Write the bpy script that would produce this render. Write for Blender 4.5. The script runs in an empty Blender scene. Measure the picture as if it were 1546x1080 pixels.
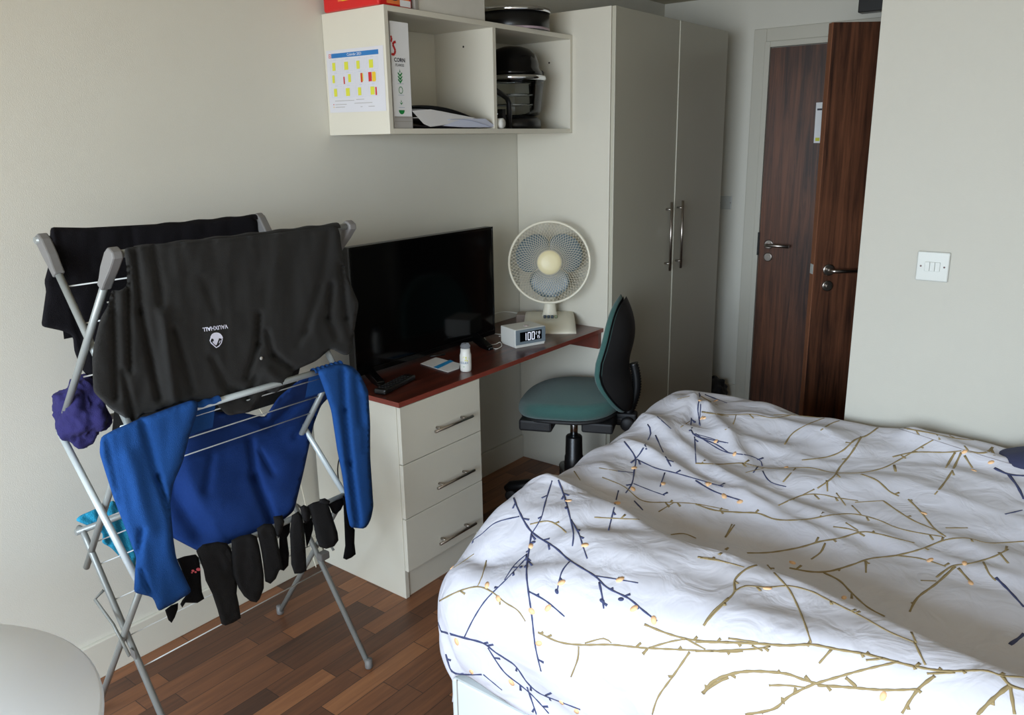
import bpy, bmesh, math, random
from math import sin, cos, pi, radians, sqrt, exp
from mathutils import Vector, Matrix, noise
from mathutils.bvhtree import BVHTree
from mathutils.geometry import delaunay_2d_cdt
random.seed(4)
S = bpy.context.scene
COL = S.collection

# ------------------------------------------------------------------ camera
PAN, PIT, ROL = 0.6609, -0.2511, -0.0171
CAM = Vector((2.31707, -0.23387, 1.57663))
FPX, PCX, PCY = 1199.0, 773.0, 520.0
FWD = Vector((-sin(PAN)*cos(PIT), cos(PAN)*cos(PIT), sin(PIT)))
_r = Vector((cos(PAN), sin(PAN), 0)); _u = _r.cross(FWD)
RGT = _r*cos(ROL)+_u*sin(ROL); UPV = -_r*sin(ROL)+_u*cos(ROL)
def ray(x, y): return RGT*((x-PCX)/FPX)-UPV*((y-PCY)/FPX)+FWD
def hit(x, y, ax, v):
    r = ray(x, y); return CAM+r*((v-CAM[ax])/r[ax])
cam = bpy.data.objects.new('camera', bpy.data.cameras.new('camera'))
COL.objects.link(cam)
cam.matrix_world = Matrix(((RGT.x, UPV.x, -FWD.x, CAM.x), (RGT.y, UPV.y, -FWD.y, CAM.y), (RGT.z, UPV.z, -FWD.z, CAM.z), (0, 0, 0, 1)))
cam.data.sensor_width = 36; cam.data.lens = FPX/1546*36; cam.data.shift_y = -20/1546
cam.data.clip_start = .05
S.camera = cam

# ------------------------------------------------------------------ materials
def lin(c): return tuple(((v/255+.055)/1.055)**2.4 if v > 10 else v/255/12.92 for v in c)
MATS = {}
def mat(name, c, rough=.5, metal=0., bump=0., bscale=200., var=0., vscale=6., coat=0., trans=0., sheen=0., spec=.5, alpha=1.):
    if name in MATS: return MATS[name]
    m = bpy.data.materials.new(name); m.use_nodes = True
    nt = m.node_tree; b = nt.nodes['Principled BSDF']
    col = lin(c)
    b.inputs['Base Color'].default_value = (*col, 1)
    b.inputs['Roughness'].default_value = rough; b.inputs['Metallic'].default_value = metal
    b.inputs['Coat Weight'].default_value = coat; b.inputs['Transmission Weight'].default_value = trans
    b.inputs['Sheen Weight'].default_value = sheen; b.inputs['Specular IOR Level'].default_value = spec
    b.inputs['Alpha'].default_value = alpha
    tc = nt.nodes.new('ShaderNodeTexCoord')
    n = nt.nodes.new('ShaderNodeTexNoise'); n.inputs['Scale'].default_value = vscale; n.inputs['Detail'].default_value = 4
    nt.links.new(tc.outputs['Object'], n.inputs['Vector'])
    v = max(var, .02)
    mx = nt.nodes.new('ShaderNodeMix'); mx.data_type = 'RGBA'
    mx.inputs[6].default_value = (*[k*(1-v) for k in col], 1); mx.inputs[7].default_value = (*[min(1, k*(1+v)) for k in col], 1)
    nt.links.new(n.outputs['Fac'], mx.inputs[0]); nt.links.new(mx.outputs[2], b.inputs['Base Color'])
    if bump:
        n2 = nt.nodes.new('ShaderNodeTexNoise'); n2.inputs['Scale'].default_value = bscale; n2.inputs['Detail'].default_value = 3
        nt.links.new(tc.outputs['Object'], n2.inputs['Vector'])
        bp = nt.nodes.new('ShaderNodeBump'); bp.inputs['Strength'].default_value = bump; bp.inputs['Distance'].default_value = .004
        nt.links.new(n2.outputs['Fac'], bp.inputs['Height']); nt.links.new(bp.outputs['Normal'], b.inputs['Normal'])
    MATS[name] = m; return m
def wood(name, c1, c2, axis, rough=.35, scale=14., coat=0., stretch=22.):
    m = bpy.data.materials.new(name); m.use_nodes = True; nt = m.node_tree; b = nt.nodes['Principled BSDF']
    tc = nt.nodes.new('ShaderNodeTexCoord'); mp = nt.nodes.new('ShaderNodeMapping')
    sc = [stretch]*3; sc[axis] = 1.; mp.inputs['Scale'].default_value = sc
    nt.links.new(tc.outputs['Object'], mp.inputs['Vector'])
    n = nt.nodes.new('ShaderNodeTexNoise'); n.inputs['Scale'].default_value = scale/8; n.inputs['Detail'].default_value = 8; n.inputs['Roughness'].default_value = .65
    n.inputs['Distortion'].default_value = .6
    nt.links.new(mp.outputs['Vector'], n.inputs['Vector'])
    n3 = nt.nodes.new('ShaderNodeTexNoise'); n3.inputs['Scale'].default_value = 2.2; nt.links.new(tc.outputs['Object'], n3.inputs['Vector'])
    ad = nt.nodes.new('ShaderNodeMath'); ad.operation = 'MULTIPLY_ADD'; ad.inputs[1].default_value = .35; 
    nt.links.new(n3.outputs['Fac'], ad.inputs[0]); nt.links.new(n.outputs['Fac'], ad.inputs[2])
    cr = nt.nodes.new('ShaderNodeValToRGB'); cr.color_ramp.elements[0].position = .5; cr.color_ramp.elements[1].position = .82
    cr.color_ramp.elements[0].color = (*lin(c1), 1); cr.color_ramp.elements[1].color = (*lin(c2), 1)
    nt.links.new(ad.outputs[0], cr.inputs[0]); nt.links.new(cr.outputs[0], b.inputs['Base Color'])
    b.inputs['Roughness'].default_value = rough; b.inputs['Coat Weight'].default_value = coat
    MATS[name] = m; return m
def floor_mat():
    m = bpy.data.materials.new('floor_planks'); m.use_nodes = True; nt = m.node_tree; L = nt.links; b = nt.nodes['Principled BSDF']
    tc = nt.nodes.new('ShaderNodeTexCoord'); sp = nt.nodes.new('ShaderNodeSeparateXYZ'); L.new(tc.outputs['Object'], sp.inputs[0])
    def mth(op, a, c=None, v=None):
        n = nt.nodes.new('ShaderNodeMath'); n.operation = op
        if hasattr(a, 'links'): L.new(a, n.inputs[0])
        else: n.inputs[0].default_value = a
        if c is not None:
            if hasattr(c, 'links'): L.new(c, n.inputs[1])
            else: n.inputs[1].default_value = c
        return n.outputs[0]
    xr = mth('DIVIDE', sp.outputs[0], .066); row = mth('FLOOR', xr)
    wn = nt.nodes.new('ShaderNodeTexWhiteNoise'); wn.noise_dimensions = '1D'; L.new(row, wn.inputs['W'])
    yy = mth('DIVIDE', mth('ADD', sp.outputs[1], mth('MULTIPLY', wn.outputs['Value'], 3.)), .38); cell = mth('FLOOR', yy)
    cb = nt.nodes.new('ShaderNodeCombineXYZ'); L.new(row, cb.inputs[0]); L.new(cell, cb.inputs[1])
    w2 = nt.nodes.new('ShaderNodeTexWhiteNoise'); w2.noise_dimensions = '3D'; L.new(cb.outputs[0], w2.inputs['Vector'])
    mp = nt.nodes.new('ShaderNodeMapping'); mp.inputs['Scale'].default_value = (55, 4, 1); L.new(tc.outputs['Object'], mp.inputs['Vector'])
    ad = nt.nodes.new('ShaderNodeVectorMath'); ad.operation = 'MULTIPLY_ADD'; L.new(w2.outputs['Color'], ad.inputs[0]); ad.inputs[1].default_value = (30, 30, 30); L.new(mp.outputs[0], ad.inputs[2])
    n = nt.nodes.new('ShaderNodeTexNoise'); n.inputs['Scale'].default_value = 1.; n.inputs['Detail'].default_value = 5; n.inputs['Distortion'].default_value = .8; L.new(ad.outputs[0], n.inputs['Vector'])
    f = mth('ADD', mth('MULTIPLY', w2.outputs['Value'], .62), mth('MULTIPLY', n.outputs['Fac'], .5))
    cr = nt.nodes.new('ShaderNodeValToRGB'); e = cr.color_ramp.elements
    e[0].position = .2; e[0].color = (*lin((66, 44, 33)), 1); e[1].position = .95; e[1].color = (*lin((160, 108, 70)), 1)
    k = e.new(.5); k.color = (*lin((104, 66, 44)), 1); k = e.new(.75); k.color = (*lin((134, 86, 55)), 1)
    L.new(f, cr.inputs[0])
    g = mth('LESS_THAN', mth('ABSOLUTE', mth('SUBTRACT', mth('FRACT', xr), .5)), .485)
    g2 = mth('LESS_THAN', mth('ABSOLUTE', mth('SUBTRACT', mth('FRACT', yy), .5)), .497)
    mm = nt.nodes.new('ShaderNodeMix'); mm.data_type = 'RGBA'; L.new(mth('MULTIPLY', g, g2), mm.inputs[0])
    mm.inputs[6].default_value = (*lin((48, 30, 22)), 1); L.new(cr.outputs[0], mm.inputs[7])
    L.new(mm.outputs[2], b.inputs['Base Color']); b.inputs['Roughness'].default_value = .42
    return m
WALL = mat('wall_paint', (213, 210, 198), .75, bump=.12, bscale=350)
WALLP = mat('partition_paint_shaded', (180, 177, 166), .75, bump=.1, bscale=350)  # wall paint darkened, standing in for the weaker light on the partition
SKIRT = mat('skirting_paint', (210, 206, 192), .45)
CEIL = mat('ceiling_paint', (196, 188, 168), .9)
CREAM = mat('cream_laminate', (211, 206, 191), .38)
CREAM2 = mat('wardrobe_laminate', (187, 183, 166), .33)
DOORW = wood('walnut_door', (46, 27, 19), (110, 68, 46), 2, .38)
DOORE = mat('door_edge_wood', (132, 84, 58), .5, var=.15, vscale=30)
DESK = wood('mahogany_desk', (52, 24, 18), (100, 48, 36), 1, .3, coat=.15)
DESKE = mat('desk_edge_band', (128, 58, 46), .35, var=.15, vscale=20)
STEEL = mat('brushed_steel', (176, 168, 160), .28, 1., bump=.05)
CHROME = mat('chrome', (215, 218, 222), .1, 1.)
FRAME = mat('door_frame_paint', (196, 192, 178), .5)
WHITE = mat('white_plastic', (222, 222, 216), .4)
OFFW = mat('ivory_plastic', (228, 222, 202), .42)
SWITCHW = mat('switch_plastic', (188, 190, 184), .3)
GREYP = mat('grey_plastic', (112, 110, 108), .5, bump=.05)
TUBE = mat('grey_coated_tube', (140, 143, 140), .38, .25)
WIRE = mat('white_wire', (206, 208, 206), .4)
TUBEL = mat('pale_coated_tube', (196, 204, 204), .35, .2)
BLACK = mat('black_plastic', (16, 16, 17), .35)
BLACKM = mat('matt_black_plastic', (26, 25, 26), .6, bump=.1)
GLOSSB = mat('gloss_black', (7, 7, 8), .12, spec=.35)
GREEN = mat('green_upholstery', (50, 90, 84), .85, bump=.6, bscale=500, var=.18, vscale=160, sheen=.25)
PAPER = mat('white_paper', (228, 228, 228), .7)
INK = mat('dark_ink', (40, 40, 50), .6)
BLUEI = mat('blue_ink', (38, 112, 176), .5)
CYANI = mat('cyan_ink', (40, 150, 215), .5)
YELI = mat('yellow_ink', (206, 206, 60), .6)
YELD = mat('amber_ink', (222, 182, 40), .6)
REDI = mat('red_ink', (196, 40, 40), .5)
GRNI = mat('green_ink', (22, 132, 62), .5)
LINEI = mat('pale_grid_ink', (178, 186, 205), .7)
REDB = mat('red_card', (205, 30, 30), .35, var=.1)
ORNI = mat('orange_ink', (226, 120, 60), .5, var=.3, vscale=30)
GREYC = mat('grey_card', (150, 146, 138), .6)
DKCH = mat('dark_polo_knit', (36, 35, 33), .95, bump=.5, bscale=600, var=.15, vscale=220, sheen=.05, spec=.2)
BLKC = mat('black_cotton', (17, 15, 19), .95, bump=.5, bscale=500, var=.15, vscale=200, spec=.2)
SOCK = mat('black_sock_knit', (29, 28, 28), .95, bump=.6, bscale=500, var=.15, vscale=200, spec=.2)
SOCKB = mat('deep_black_sock', (10, 9, 11), .95, spec=.15, bump=.5, bscale=500)
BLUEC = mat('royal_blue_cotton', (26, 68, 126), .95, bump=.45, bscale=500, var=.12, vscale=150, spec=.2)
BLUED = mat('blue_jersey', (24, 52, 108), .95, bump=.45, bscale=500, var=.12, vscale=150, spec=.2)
PURPC = mat('indigo_cotton', (34, 30, 86), .9, bump=.4, bscale=400, var=.2, vscale=60)
AQUA = mat('turquoise_towelling', (42, 160, 198), .95, bump=.8, bscale=350, var=.15, vscale=120)
SHEET = mat('white_duvet_cotton', (197, 196, 203), .85, bump=.55, bscale=11)
SHEET.node_tree.nodes['Bump'].inputs['Distance'].default_value = .012; SHEET.node_tree.nodes['Noise Texture.001'].inputs['Distortion'].default_value = 1.6; SHEET.node_tree.nodes['Noise Texture.001'].inputs['Roughness'].default_value = .42
NAVYP = mat('navy_branch_print', (58, 64, 98), .85)
TANP = mat('tan_branch_print', (140, 122, 84), .85)
ORAP = mat('peach_bud_print', (236, 190, 142), .85)
NAVYF = mat('navy_pillow_cotton', (44, 48, 76), .85, bump=.3)
BEDB = mat('bed_base_vinyl', (206, 212, 210), .45)
GLASS = bpy.data.materials.new('clear_glass'); GLASS.use_nodes = True
_n = GLASS.node_tree; _g = _n.nodes.new('ShaderNodeBsdfGlossy'); _g.inputs['Roughness'].default_value = .05; _t = _n.nodes.new('ShaderNodeBsdfTransparent'); _t.inputs[0].default_value = (.93, .95, .94, 1)
_l = _n.nodes.new('ShaderNodeLayerWeight'); _l.inputs[0].default_value = .35; _m = _n.nodes.new('ShaderNodeMixShader')
_n.links.new(_l.outputs['Fresnel'], _m.inputs[0]); _n.links.new(_t.outputs[0], _m.inputs[1]); _n.links.new(_g.outputs[0], _m.inputs[2]); _n.links.new(_m.outputs[0], _n.nodes['Material Output'].inputs[0])
CLEARP = mat('clear_cap', (200, 205, 215), .1, trans=.85)
TINB = mat('black_tin', (14, 14, 15), .3)
SCR = mat('clock_bezel', (120, 132, 140), .3)
BLADE = mat('fan_blade_plastic', (98, 116, 124), .35)
GRILL = mat('fan_grille_wire', (216, 208, 188), .4)
TABT = mat('white_table_laminate', (240, 243, 245), .3)
BATT = mat('brown_batten', (104, 52, 40), .5, var=.15, vscale=15)
ADAPT = mat('taupe_adaptor', (146, 130, 118), .5)
LOGO = mat('white_embroidery', (225, 225, 240), .7)
PINK = mat('pink_print', (214, 92, 102), .7)
DIG = bpy.data.materials.new('lit_digits'); DIG.use_nodes = True
_b = DIG.node_tree.nodes['Principled BSDF']; _b.inputs['Base Color'].default_value = (.7, .72, .8, 1); _b.inputs['Emission Color'].default_value = (.8, .85, 1, 1); _b.inputs['Emission Strength'].default_value = .5

# ------------------------------------------------------------------ builders
def tag(o, label=None, cat=None, group=None, kind=None):
    if label: o['label'] = label
    if cat: o['category'] = cat
    if group: o['group'] = group
    if kind: o['kind'] = kind
    return o
def empty(name, loc=(0, 0, 0), rz=0., label=None, cat=None, group=None, kind=None):
    o = bpy.data.objects.new(name, None); COL.objects.link(o); o.location = loc; o.rotation_euler = (0, 0, rz)
    o.empty_display_size = .05
    return tag(o, label, cat, group, kind)
class MB:
    def __init__(s): s.bm = bmesh.new(); s.mi = 0
    def _f(s, vs, smooth=False):
        try:
            f = s.bm.faces.new(vs); f.material_index = s.mi; f.smooth = smooth; return f
        except ValueError: return None
    def box(s, x0, x1, y0, y1, z0, z1):
        v = [s.bm.verts.new(p) for p in ((x0, y0, z0), (x1, y0, z0), (x1, y1, z0), (x0, y1, z0), (x0, y0, z1), (x1, y0, z1), (x1, y1, z1), (x0, y1, z1))]
        for q in ((3, 2, 1, 0), (4, 5, 6, 7), (0, 1, 5, 4), (1, 2, 6, 5), (2, 3, 7, 6), (3, 0, 4, 7)): s._f([v[i] for i in q])
        return s
    def poly(s, pts):
        s._f([s.bm.verts.new(p) for p in pts]); return s
    def tube(s, pts, r, n=10, cap=True):
        pts = [Vector(p) for p in pts]; rs = r if isinstance(r, (list, tuple)) else [r]*len(pts)
        rings = []; ref = None
        for i, p in enumerate(pts):
            t = (pts[min(i+1, len(pts)-1)]-pts[max(i-1, 0)]).normalized()
            if ref is None: ref = Vector((0, 0, 1)) if abs(t.z) < .9 else Vector((1, 0, 0))
            a = (ref-t*ref.dot(t)).normalized(); ref = a; b = t.cross(a)
            rings.append([s.bm.verts.new(p+(a*cos(2*pi*k/n)+b*sin(2*pi*k/n))*rs[i]) for k in range(n)])
        for i in range(len(rings)-1):
            for k in range(n): s._f([rings[i][k], rings[i][(k+1) % n], rings[i+1][(k+1) % n], rings[i+1][k]], True)
        if cap: s._f(rings[0][::-1]); s._f(rings[-1])
        return s
    def lathe(s, prof, c=(0, 0, 0), n=32, M=None, cap=True):
        c = Vector(c); rings = []
        for r, z in prof:
            ring = []
            for k in range(n):
                p = Vector((r*cos(2*pi*k/n), r*sin(2*pi*k/n), z))
                if M: p = M @ p
                ring.append(s.bm.verts.new(p+c))
            rings.append(ring)
        for i in range(len(rings)-1):
            for k in range(n): s._f([rings[i][k], rings[i][(k+1) % n], rings[i+1][(k+1) % n], rings[i+1][k]], True)
        if cap: s._f(rings[0][::-1]); s._f(rings[-1])
        return s
    def prism(s, pts, d):
        """pts: planar loop of 3d points, extruded by vector d"""
        d = Vector(d); a = [s.bm.verts.new(p) for p in pts]; b = [s.bm.verts.new(Vector(p)+d) for p in pts]; n = len(a)
        s._f(a[::-1]); s._f(b)
        for i in range(n): s._f([a[i], a[(i+1) % n], b[(i+1) % n], b[i]])
        return s
    def grid(s, fn, nu, nv, closed_u=False, smooth=True):
        g = [[s.bm.verts.new(fn(i/nu, j/nv)) for j in range(nv+1)] for i in range(nu if closed_u else nu+1)]
        m = len(g)
        for i in range(nu):
            for j in range(nv): s._f([g[i][j], g[(i+1) % m][j], g[(i+1) % m][j+1], g[i][j+1]], smooth)
        return g
    def build(s, name, mats, parent=None, bevel=0., solid=0., smooth=None, recalc=True):
        if recalc: bmesh.ops.recalc_face_normals(s.bm, faces=s.bm.faces)
        me = bpy.data.meshes.new(name); s.bm.to_mesh(me); s.bm.free()
        for m in (mats if isinstance(mats, (list, tuple)) else [mats]): me.materials.append(m)
        if smooth is not None:
            for p in me.polygons: p.use_smooth = smooth
        o = bpy.data.objects.new(name, me); COL.objects.link(o)
        if parent: o.parent = parent
        if solid:
            md = o.modifiers.new('solid', 'SOLIDIFY'); md.thickness = solid; md.offset = -1
        if bevel:
            md = o.modifiers.new('bevel', 'BEVEL'); md.width = bevel; md.segments = 2; md.limit_method = 'ANGLE'; md.angle_limit = radians(50)
        return o
def text_polys(txt, size=1., bold=False):
    cu = bpy.data.curves.new('t', 'FONT'); cu.body = txt; cu.size = size; cu.align_x = 'CENTER'; cu.align_y = 'CENTER'; cu.resolution_u = 2
    if bold: cu.offset = .02*size
    ob = bpy.data.objects.new('t', cu); COL.objects.link(ob)
    dg = bpy.context.evaluated_depsgraph_get(); dg.update()
    me = bpy.data.meshes.new_from_object(ob.evaluated_get(dg))
    vs = [v.co.copy() for v in me.vertices]; fs = [list(p.vertices) for p in me.polygons]
    bpy.data.objects.remove(ob); bpy.data.curves.remove(cu); bpy.data.meshes.remove(me)
    return vs, fs
def add_text(mb, txt, size, fn, bold=False):
    """fn maps the flat (x, y) of the lettering to a 3d point"""
    vs, fs = text_polys(txt, size, bold)
    bv = [mb.bm.verts.new(fn(v.x, v.y)) for v in vs]
    for f in fs: mb._f([bv[i] for i in f])
def struct(mb, name, m, parent=None, **k):
    o = mb.build(name, m, parent, **k)
    if not parent: o['kind'] = 'structure'
    return o

# ------------------------------------------------------------------ room
YF, XP, YP, XR, YN, ZC = 4.25, 1.672, 2.345, 3.5, -2.3, 2.33
struct(MB().box(-.12, XR+.12, YN-.12, YF+.12, -.06, 0), 'floor', floor_mat())
struct(MB().box(-.12, XR+.12, YN-.12, YF+.12, ZC, ZC+.1), 'ceiling', CEIL)
struct(MB().box(-.12, 0, YN, YF+.12, 0, ZC), 'wall_left', WALL)
struct(MB().box(0, XR, YF, YF+.12, 0, ZC), 'wall_far', WALL)
struct(MB().box(XR, XR+.12, YN, YF, 0, ZC), 'wall_right', WALL)
WX0, WX1, WZ0, WZ1 = .5, 3.3, .6, 2.2
m = MB(); m.box(-.12, WX0, YN-.12, YN, 0, ZC).box(WX1, XR+.12, YN-.12, YN, 0, ZC).box(WX0, WX1, YN-.12, YN, 0, WZ0).box(WX0, WX1, YN-.12, YN, WZ1, ZC)
struct(m, 'wall_near', WALL)
w = empty('window_1', (0, 0, 0), kind='structure')
m = MB()
for x in (WX0, (WX0+WX1)/2-.025, WX1-.05): m.box(x, x+.05, YN-.09, YN-.03, WZ0, WZ1)
for z in (WZ0, WZ1-.05): m.box(WX0, WX1, YN-.09, YN-.03, z, z+.05)
m.build('window_frame', WHITE, w)
MB().box(WX0+.05, WX1-.05, YN-.064, YN-.058, WZ0+.05, WZ1-.05).build('window_glass', GLASS, w)
MB().box(WX0-.03, WX1+.03, YN-.09, YN+.08, WZ0-.025, WZ0).build('window_sill', WHITE, w)
# shower-room partition block beside the bed, with its doorway on the corridor side
DH0, DH1 = 3.24, 3.94
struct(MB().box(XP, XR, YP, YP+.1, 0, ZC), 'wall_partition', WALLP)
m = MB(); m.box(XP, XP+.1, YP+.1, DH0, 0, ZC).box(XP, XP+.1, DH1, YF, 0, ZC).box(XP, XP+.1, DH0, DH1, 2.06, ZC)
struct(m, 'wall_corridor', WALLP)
struct(MB().box(0, .015, YN, 1.51, 0, .12).box(0, .015, 1.93, 2.81, 0, .12), 'baseboard_left', SKIRT, bevel=.003)
struct(MB().box(0, .56, YF-.015, YF, 0, .115).box(1.62, XP, YF-.015, YF, 0, .115), 'baseboard_far', SKIRT, bevel=.003)
# entrance door in the far wall
d = empty('door_1', (0, 0, 0), kind='structure')
X0, X1, ZD = .652, 1.57, 2.041
m = MB(); m.box(X0-.03, X0, YF-.035, YF, 0, ZD+.03).box(X1, X1+.03, YF-.035, YF, 0, ZD+.03).box(X0, X1, YF-.035, YF, ZD, ZD+.03)
m.build('door_frame', FRAME, d, bevel=.003)
m = MB(); m.box(X0-.1, X0-.03, YF-.015, YF, 0, ZD+.1).box(X0-.03, X1+.03, YF-.015, YF, ZD+.03, ZD+.1).box(X1+.03, XP-.002, YF-.015, YF, 0, ZD+.1)
m.build('architrave', FRAME, d, bevel=.004)
MB().box(X0+.004, X1-.004, YF-.028, YF-.001, .006, ZD-.004).build('door_panel', DOORW, d)
def lever(parent, P, along, out, L=.13, keyz=-.072, thumb=False):
    P = Vector(P); a = Vector(along).normalized(); o = Vector(out).normalized(); u = Vector((0, 0, 1))
    M = Matrix((a, u, o)).transposed()
    h = MB(); h.lathe([(.026, -.001), (.026, .008), (.022, .01)], P, 24, M)
    h.tube([P+o*.005, P+o*.045, P+o*.05+a*.012, P+o*.05+a*L], .0095, 12); h.build('door_handle', STEEL, parent)
    h = MB(); Q = P+u*keyz; h.lathe([(.025, -.001), (.025, .008), (.021, .01)], Q, 24, M)
    if thumb: h.tube([Q+o*.008, Q+o*.03], .012, 10); h.box(Q.x-.004, Q.x+.004, Q.y-.004, Q.y+.004, Q.z-.016, Q.z+.016)
    else: h.tube([Q+o*.009, Q+o*.0115], .006, 8)
    h.build('lock_rose', STEEL, parent)
lever(d, hit(1161, 369, 1, YF-.028), (1, 0, 0), (0, -1, 0))
q = hit(1148, 368, 1, YF-.03); MB().box(X0-.004, X0+.006, YF-.038, YF-.028, q.z-.065, q.z+.065).build('strike_plate', BLACK, d)
# notice on entrance door
pts = [hit(x, y, 1, YF-.0285) for x, y in ((1232.5, 155), (1242, 154.5), (1238, 216), (1228.5, 216))]
m = MB(); m.prism(pts, (0, -.0015, 0)); m.mi = 1
a, b = [hit(x, y, 1, YF-.0305) for x, y in ((1234, 164), (1241, 166.5))]; m.box(a.x, b.x, YF-.0308, YF-.0301, b.z, a.z)
m.mi = 2; a, b = [hit(x, y, 1, YF-.0305) for x, y in ((1231, 208), (1237, 213))]; m.box(a.x, b.x, YF-.0308, YF-.0301, b.z, a.z)
tag(m.build('door_notice', [PAPER, INK, YELI]), 'narrow pale paper notice stuck on the closed far brown door', 'notice')
# shower room door swung open into the corridor
HG = Vector((XP-.005, 3.91, 0)); ang = radians(37.9); W = .63
d = empty('door_2', HG, pi+ang, kind='structure')   # local +x runs from hinge to free edge
m = MB(); m.box(0, W, 0, .04, .01, 2.045); m.build('door_panel', DOORW, d)
MB().box(W, W+.004, 0, .04, .01, 2.045).build('lipping', DOORE, d)
MB().box(W+.002, W+.0055, .004, .036, .955, 1.0).build('latch_plate', SWITCHW, d)
d2 = d
def leverL(parent):
    h = MB(); P = Vector((W-.065, .04, .975)); M = Matrix(((-1, 0, 0), (0, 0, 1), (0, 1, 0)))
    h.lathe([(.027, -.001), (.027, .008), (.022, .01)], P, 24, M)
    o = Vector((0, 1, 0)); a = Vector((-1, 0, 0)); h.tube([P+o*.005, P+o*.045, P+o*.05+a*.012, P+o*.05+a*.13], .0095, 12); h.build('door_handle', STEEL, parent)
    h = MB(); Q = P+Vector((0, 0, -.075)); h.lathe([(.025, -.001), (.025, .008), (.021, .01)], Q, 24, M); h.tube([Q+o*.008, Q+o*.028], .011, 10); h.build('thumb_turn', STEEL, parent)
leverL(d)
m = MB(); m.box(XP-.02, XP+.12, DH1, DH1+.03, 0, 2.09).box(XP-.02, XP+.12, DH0-.03, DH0, 0, 2.09).box(XP-.02, XP+.12, DH0, DH1, 2.06, 2.09)
struct(m, 'trim_1', FRAME, bevel=.003)
# black box fixture over the entrance door
a, b = hit(1296.5, 20, 1, 4.2), hit(1345, 19, 1, 4.2)
tag(MB().box(a.x, a.x+.2, 4.18, YF-.0005, a.z, a.z+.12).build('wall_fixture', BLACK, bevel=.004), 'black box fixture high on the wall above the brown doors', 'wall fixture')
# switches
def plate(name, px, Y, s=.086, rockers=3, label='', right=None):
    c = hit(*px, 1, Y); e = empty(name, (c.x, Y, c.z), 0, label, 'switch')
    MB().box(-s/2, s/2, -.009, -.0002, -s/2, s/2).build('face_plate', SWITCHW, e, bevel=.003)
    n = max(rockers, 1); ww = .013
    for k in range(rockers): MB().box((k-n/2)*(ww+.0006), (k-n/2)*(ww+.0006)+ww, -.0125, -.008, -.0135, .0135).build('rocker', SWITCHW, e, bevel=.001)
    for sx in (-.031, .031):
        if rockers: MB().lathe([(.0028, 0), (.0028, .001)], (sx, -.0085, 0), 10, Matrix(((1, 0, 0), (0, 0, -1), (0, 1, 0)))).build('screw', mat('brown_screw', (92, 62, 60), .5), e)
plate('light_switch', (1408.7, 402.2), YP, label='white three-rocker light switch on the pale wall right of the doors')
plate('wall_switch', (1096, 306), YF, .075, 1, label='small pale switch plate on the far wall beside the wardrobe')
# dark bag on the floor beyond the wardrobe
def blob(name, c, r, m, parent=None, amp=.2, sc=3., seed=0, sub=4, fold=0):
    bm = bmesh.new(); bmesh.ops.create_icosphere(bm, subdivisions=sub, radius=1)
    for v in bm.verts:
        n = v.co.normalized(); k = 1+amp*noise.noise(n*sc+Vector((seed, 0, 0)))
        if fold: k -= fold*abs(noise.noise(n*sc*1.9+Vector((0, seed, 4))))**.6
        v.co = Vector((n.x*r[0], n.y*r[1], n.z*r[2]))*k+Vector(c)
    for f in bm.faces: f.smooth = True
    x = MB(); x.bm.free(); x.bm = bm
    return x.build(name, m, parent)
tag(blob('holdall', (.47, 4.09, .095), (.09, .11, .095), BLACKM, amp=.25, fold=.15), 'dark bag on the floor in the gap between wardrobe and far wall', 'bag')

# ------------------------------------------------------------------ wardrobe
w = empty('wardrobe', (0, 2.81, 0), 0, 'tall cream two-door wardrobe with long steel bar handles', 'wardrobe')
YE = 3.957-2.81; XW = .5; HW = 2.11
m = MB(); m.box(.002, XW, 0, .018, 0, HW).box(.002, XW, YE-.018, YE, 0, HW).box(.002, XW, .018, YE-.018, HW-.018, HW).box(.002, XW, .018, YE-.018, .06, .078).box(.002, .01, .018, YE-.018, .078, HW-.018).box(XW-.05, XW-.03, .018, YE-.018, 0, .06)
m.build('carcass', CREAM, w, bevel=.0015)
def bar_handle(parent, P0, P1, out, r=.006, off=.03):
    P0, P1, out = Vector(P0), Vector(P1), Vector(out); d = (P1-P0).normalized()
    h = MB(); h.tube([P0+out*off, P1+out*off], r, 12)
    for q in (P0+d*.035, P1-d*.035): h.tube([q-out*.001, q+out*off], r*.8, 10)
    return h.build('handle', STEEL, parent)
for (y0, y1, hy, px, nm) in ((.004, .588, 3.318-2.81, 0, 'a'), (.592, YE-.001, 3.43-2.81, .004, 'b')):
    dd = MB().box(XW+.002+px, XW+.02+px, y0, y1, .065, HW-.001).build('wardrobe_door', CREAM2, w, bevel=.0012)
    yy = y1-.065 if nm == 'a' else y0+.035
    yy = {'a': hy, 'b': hy}[nm]
    bar_handle(dd, (XW+.02+px, yy, .94), (XW+.02+px, yy, 1.275), (1, 0, 0))
# ------------------------------------------------------------------ desk
dk = empty('desk', (0, 0, 0), 0, 'long narrow desk top of dark red-brown wood along the wall', 'desk')
MB().box(.001, .478, 1.512, 2.809, .7225, .74).build('desk_top', DESK, dk)
MB().box(.478, .482, 1.509, 2.809, .7225, .74).box(.001, .478, 1.509, 1.512, .7225, .74).build('edge_banding', DESKE, dk)
MB().box(.016, .47, 2.785, 2.809, .645, .7225).build('support_batten', BATT, dk)
du = empty('drawer_unit', (0, 0, 0), 0, 'cream three-drawer pedestal under the left end of the desk', 'drawer unit')
m = MB(); m.box(.016, .4624, 1.513, 1.531, 0, .7225).box(.016, .4624, 1.911, 1.929, 0, .7225).box(.016, .46, 1.531, 1.911, .7, .7215).box(.016, .028, 1.531, 1.911, 0, .7)
m.build('carcass', CREAM, du, bevel=.001)
MB().box(.44, .456, 1.531, 1.911, 0, .106).build('plinth', CREAM, du)
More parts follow.
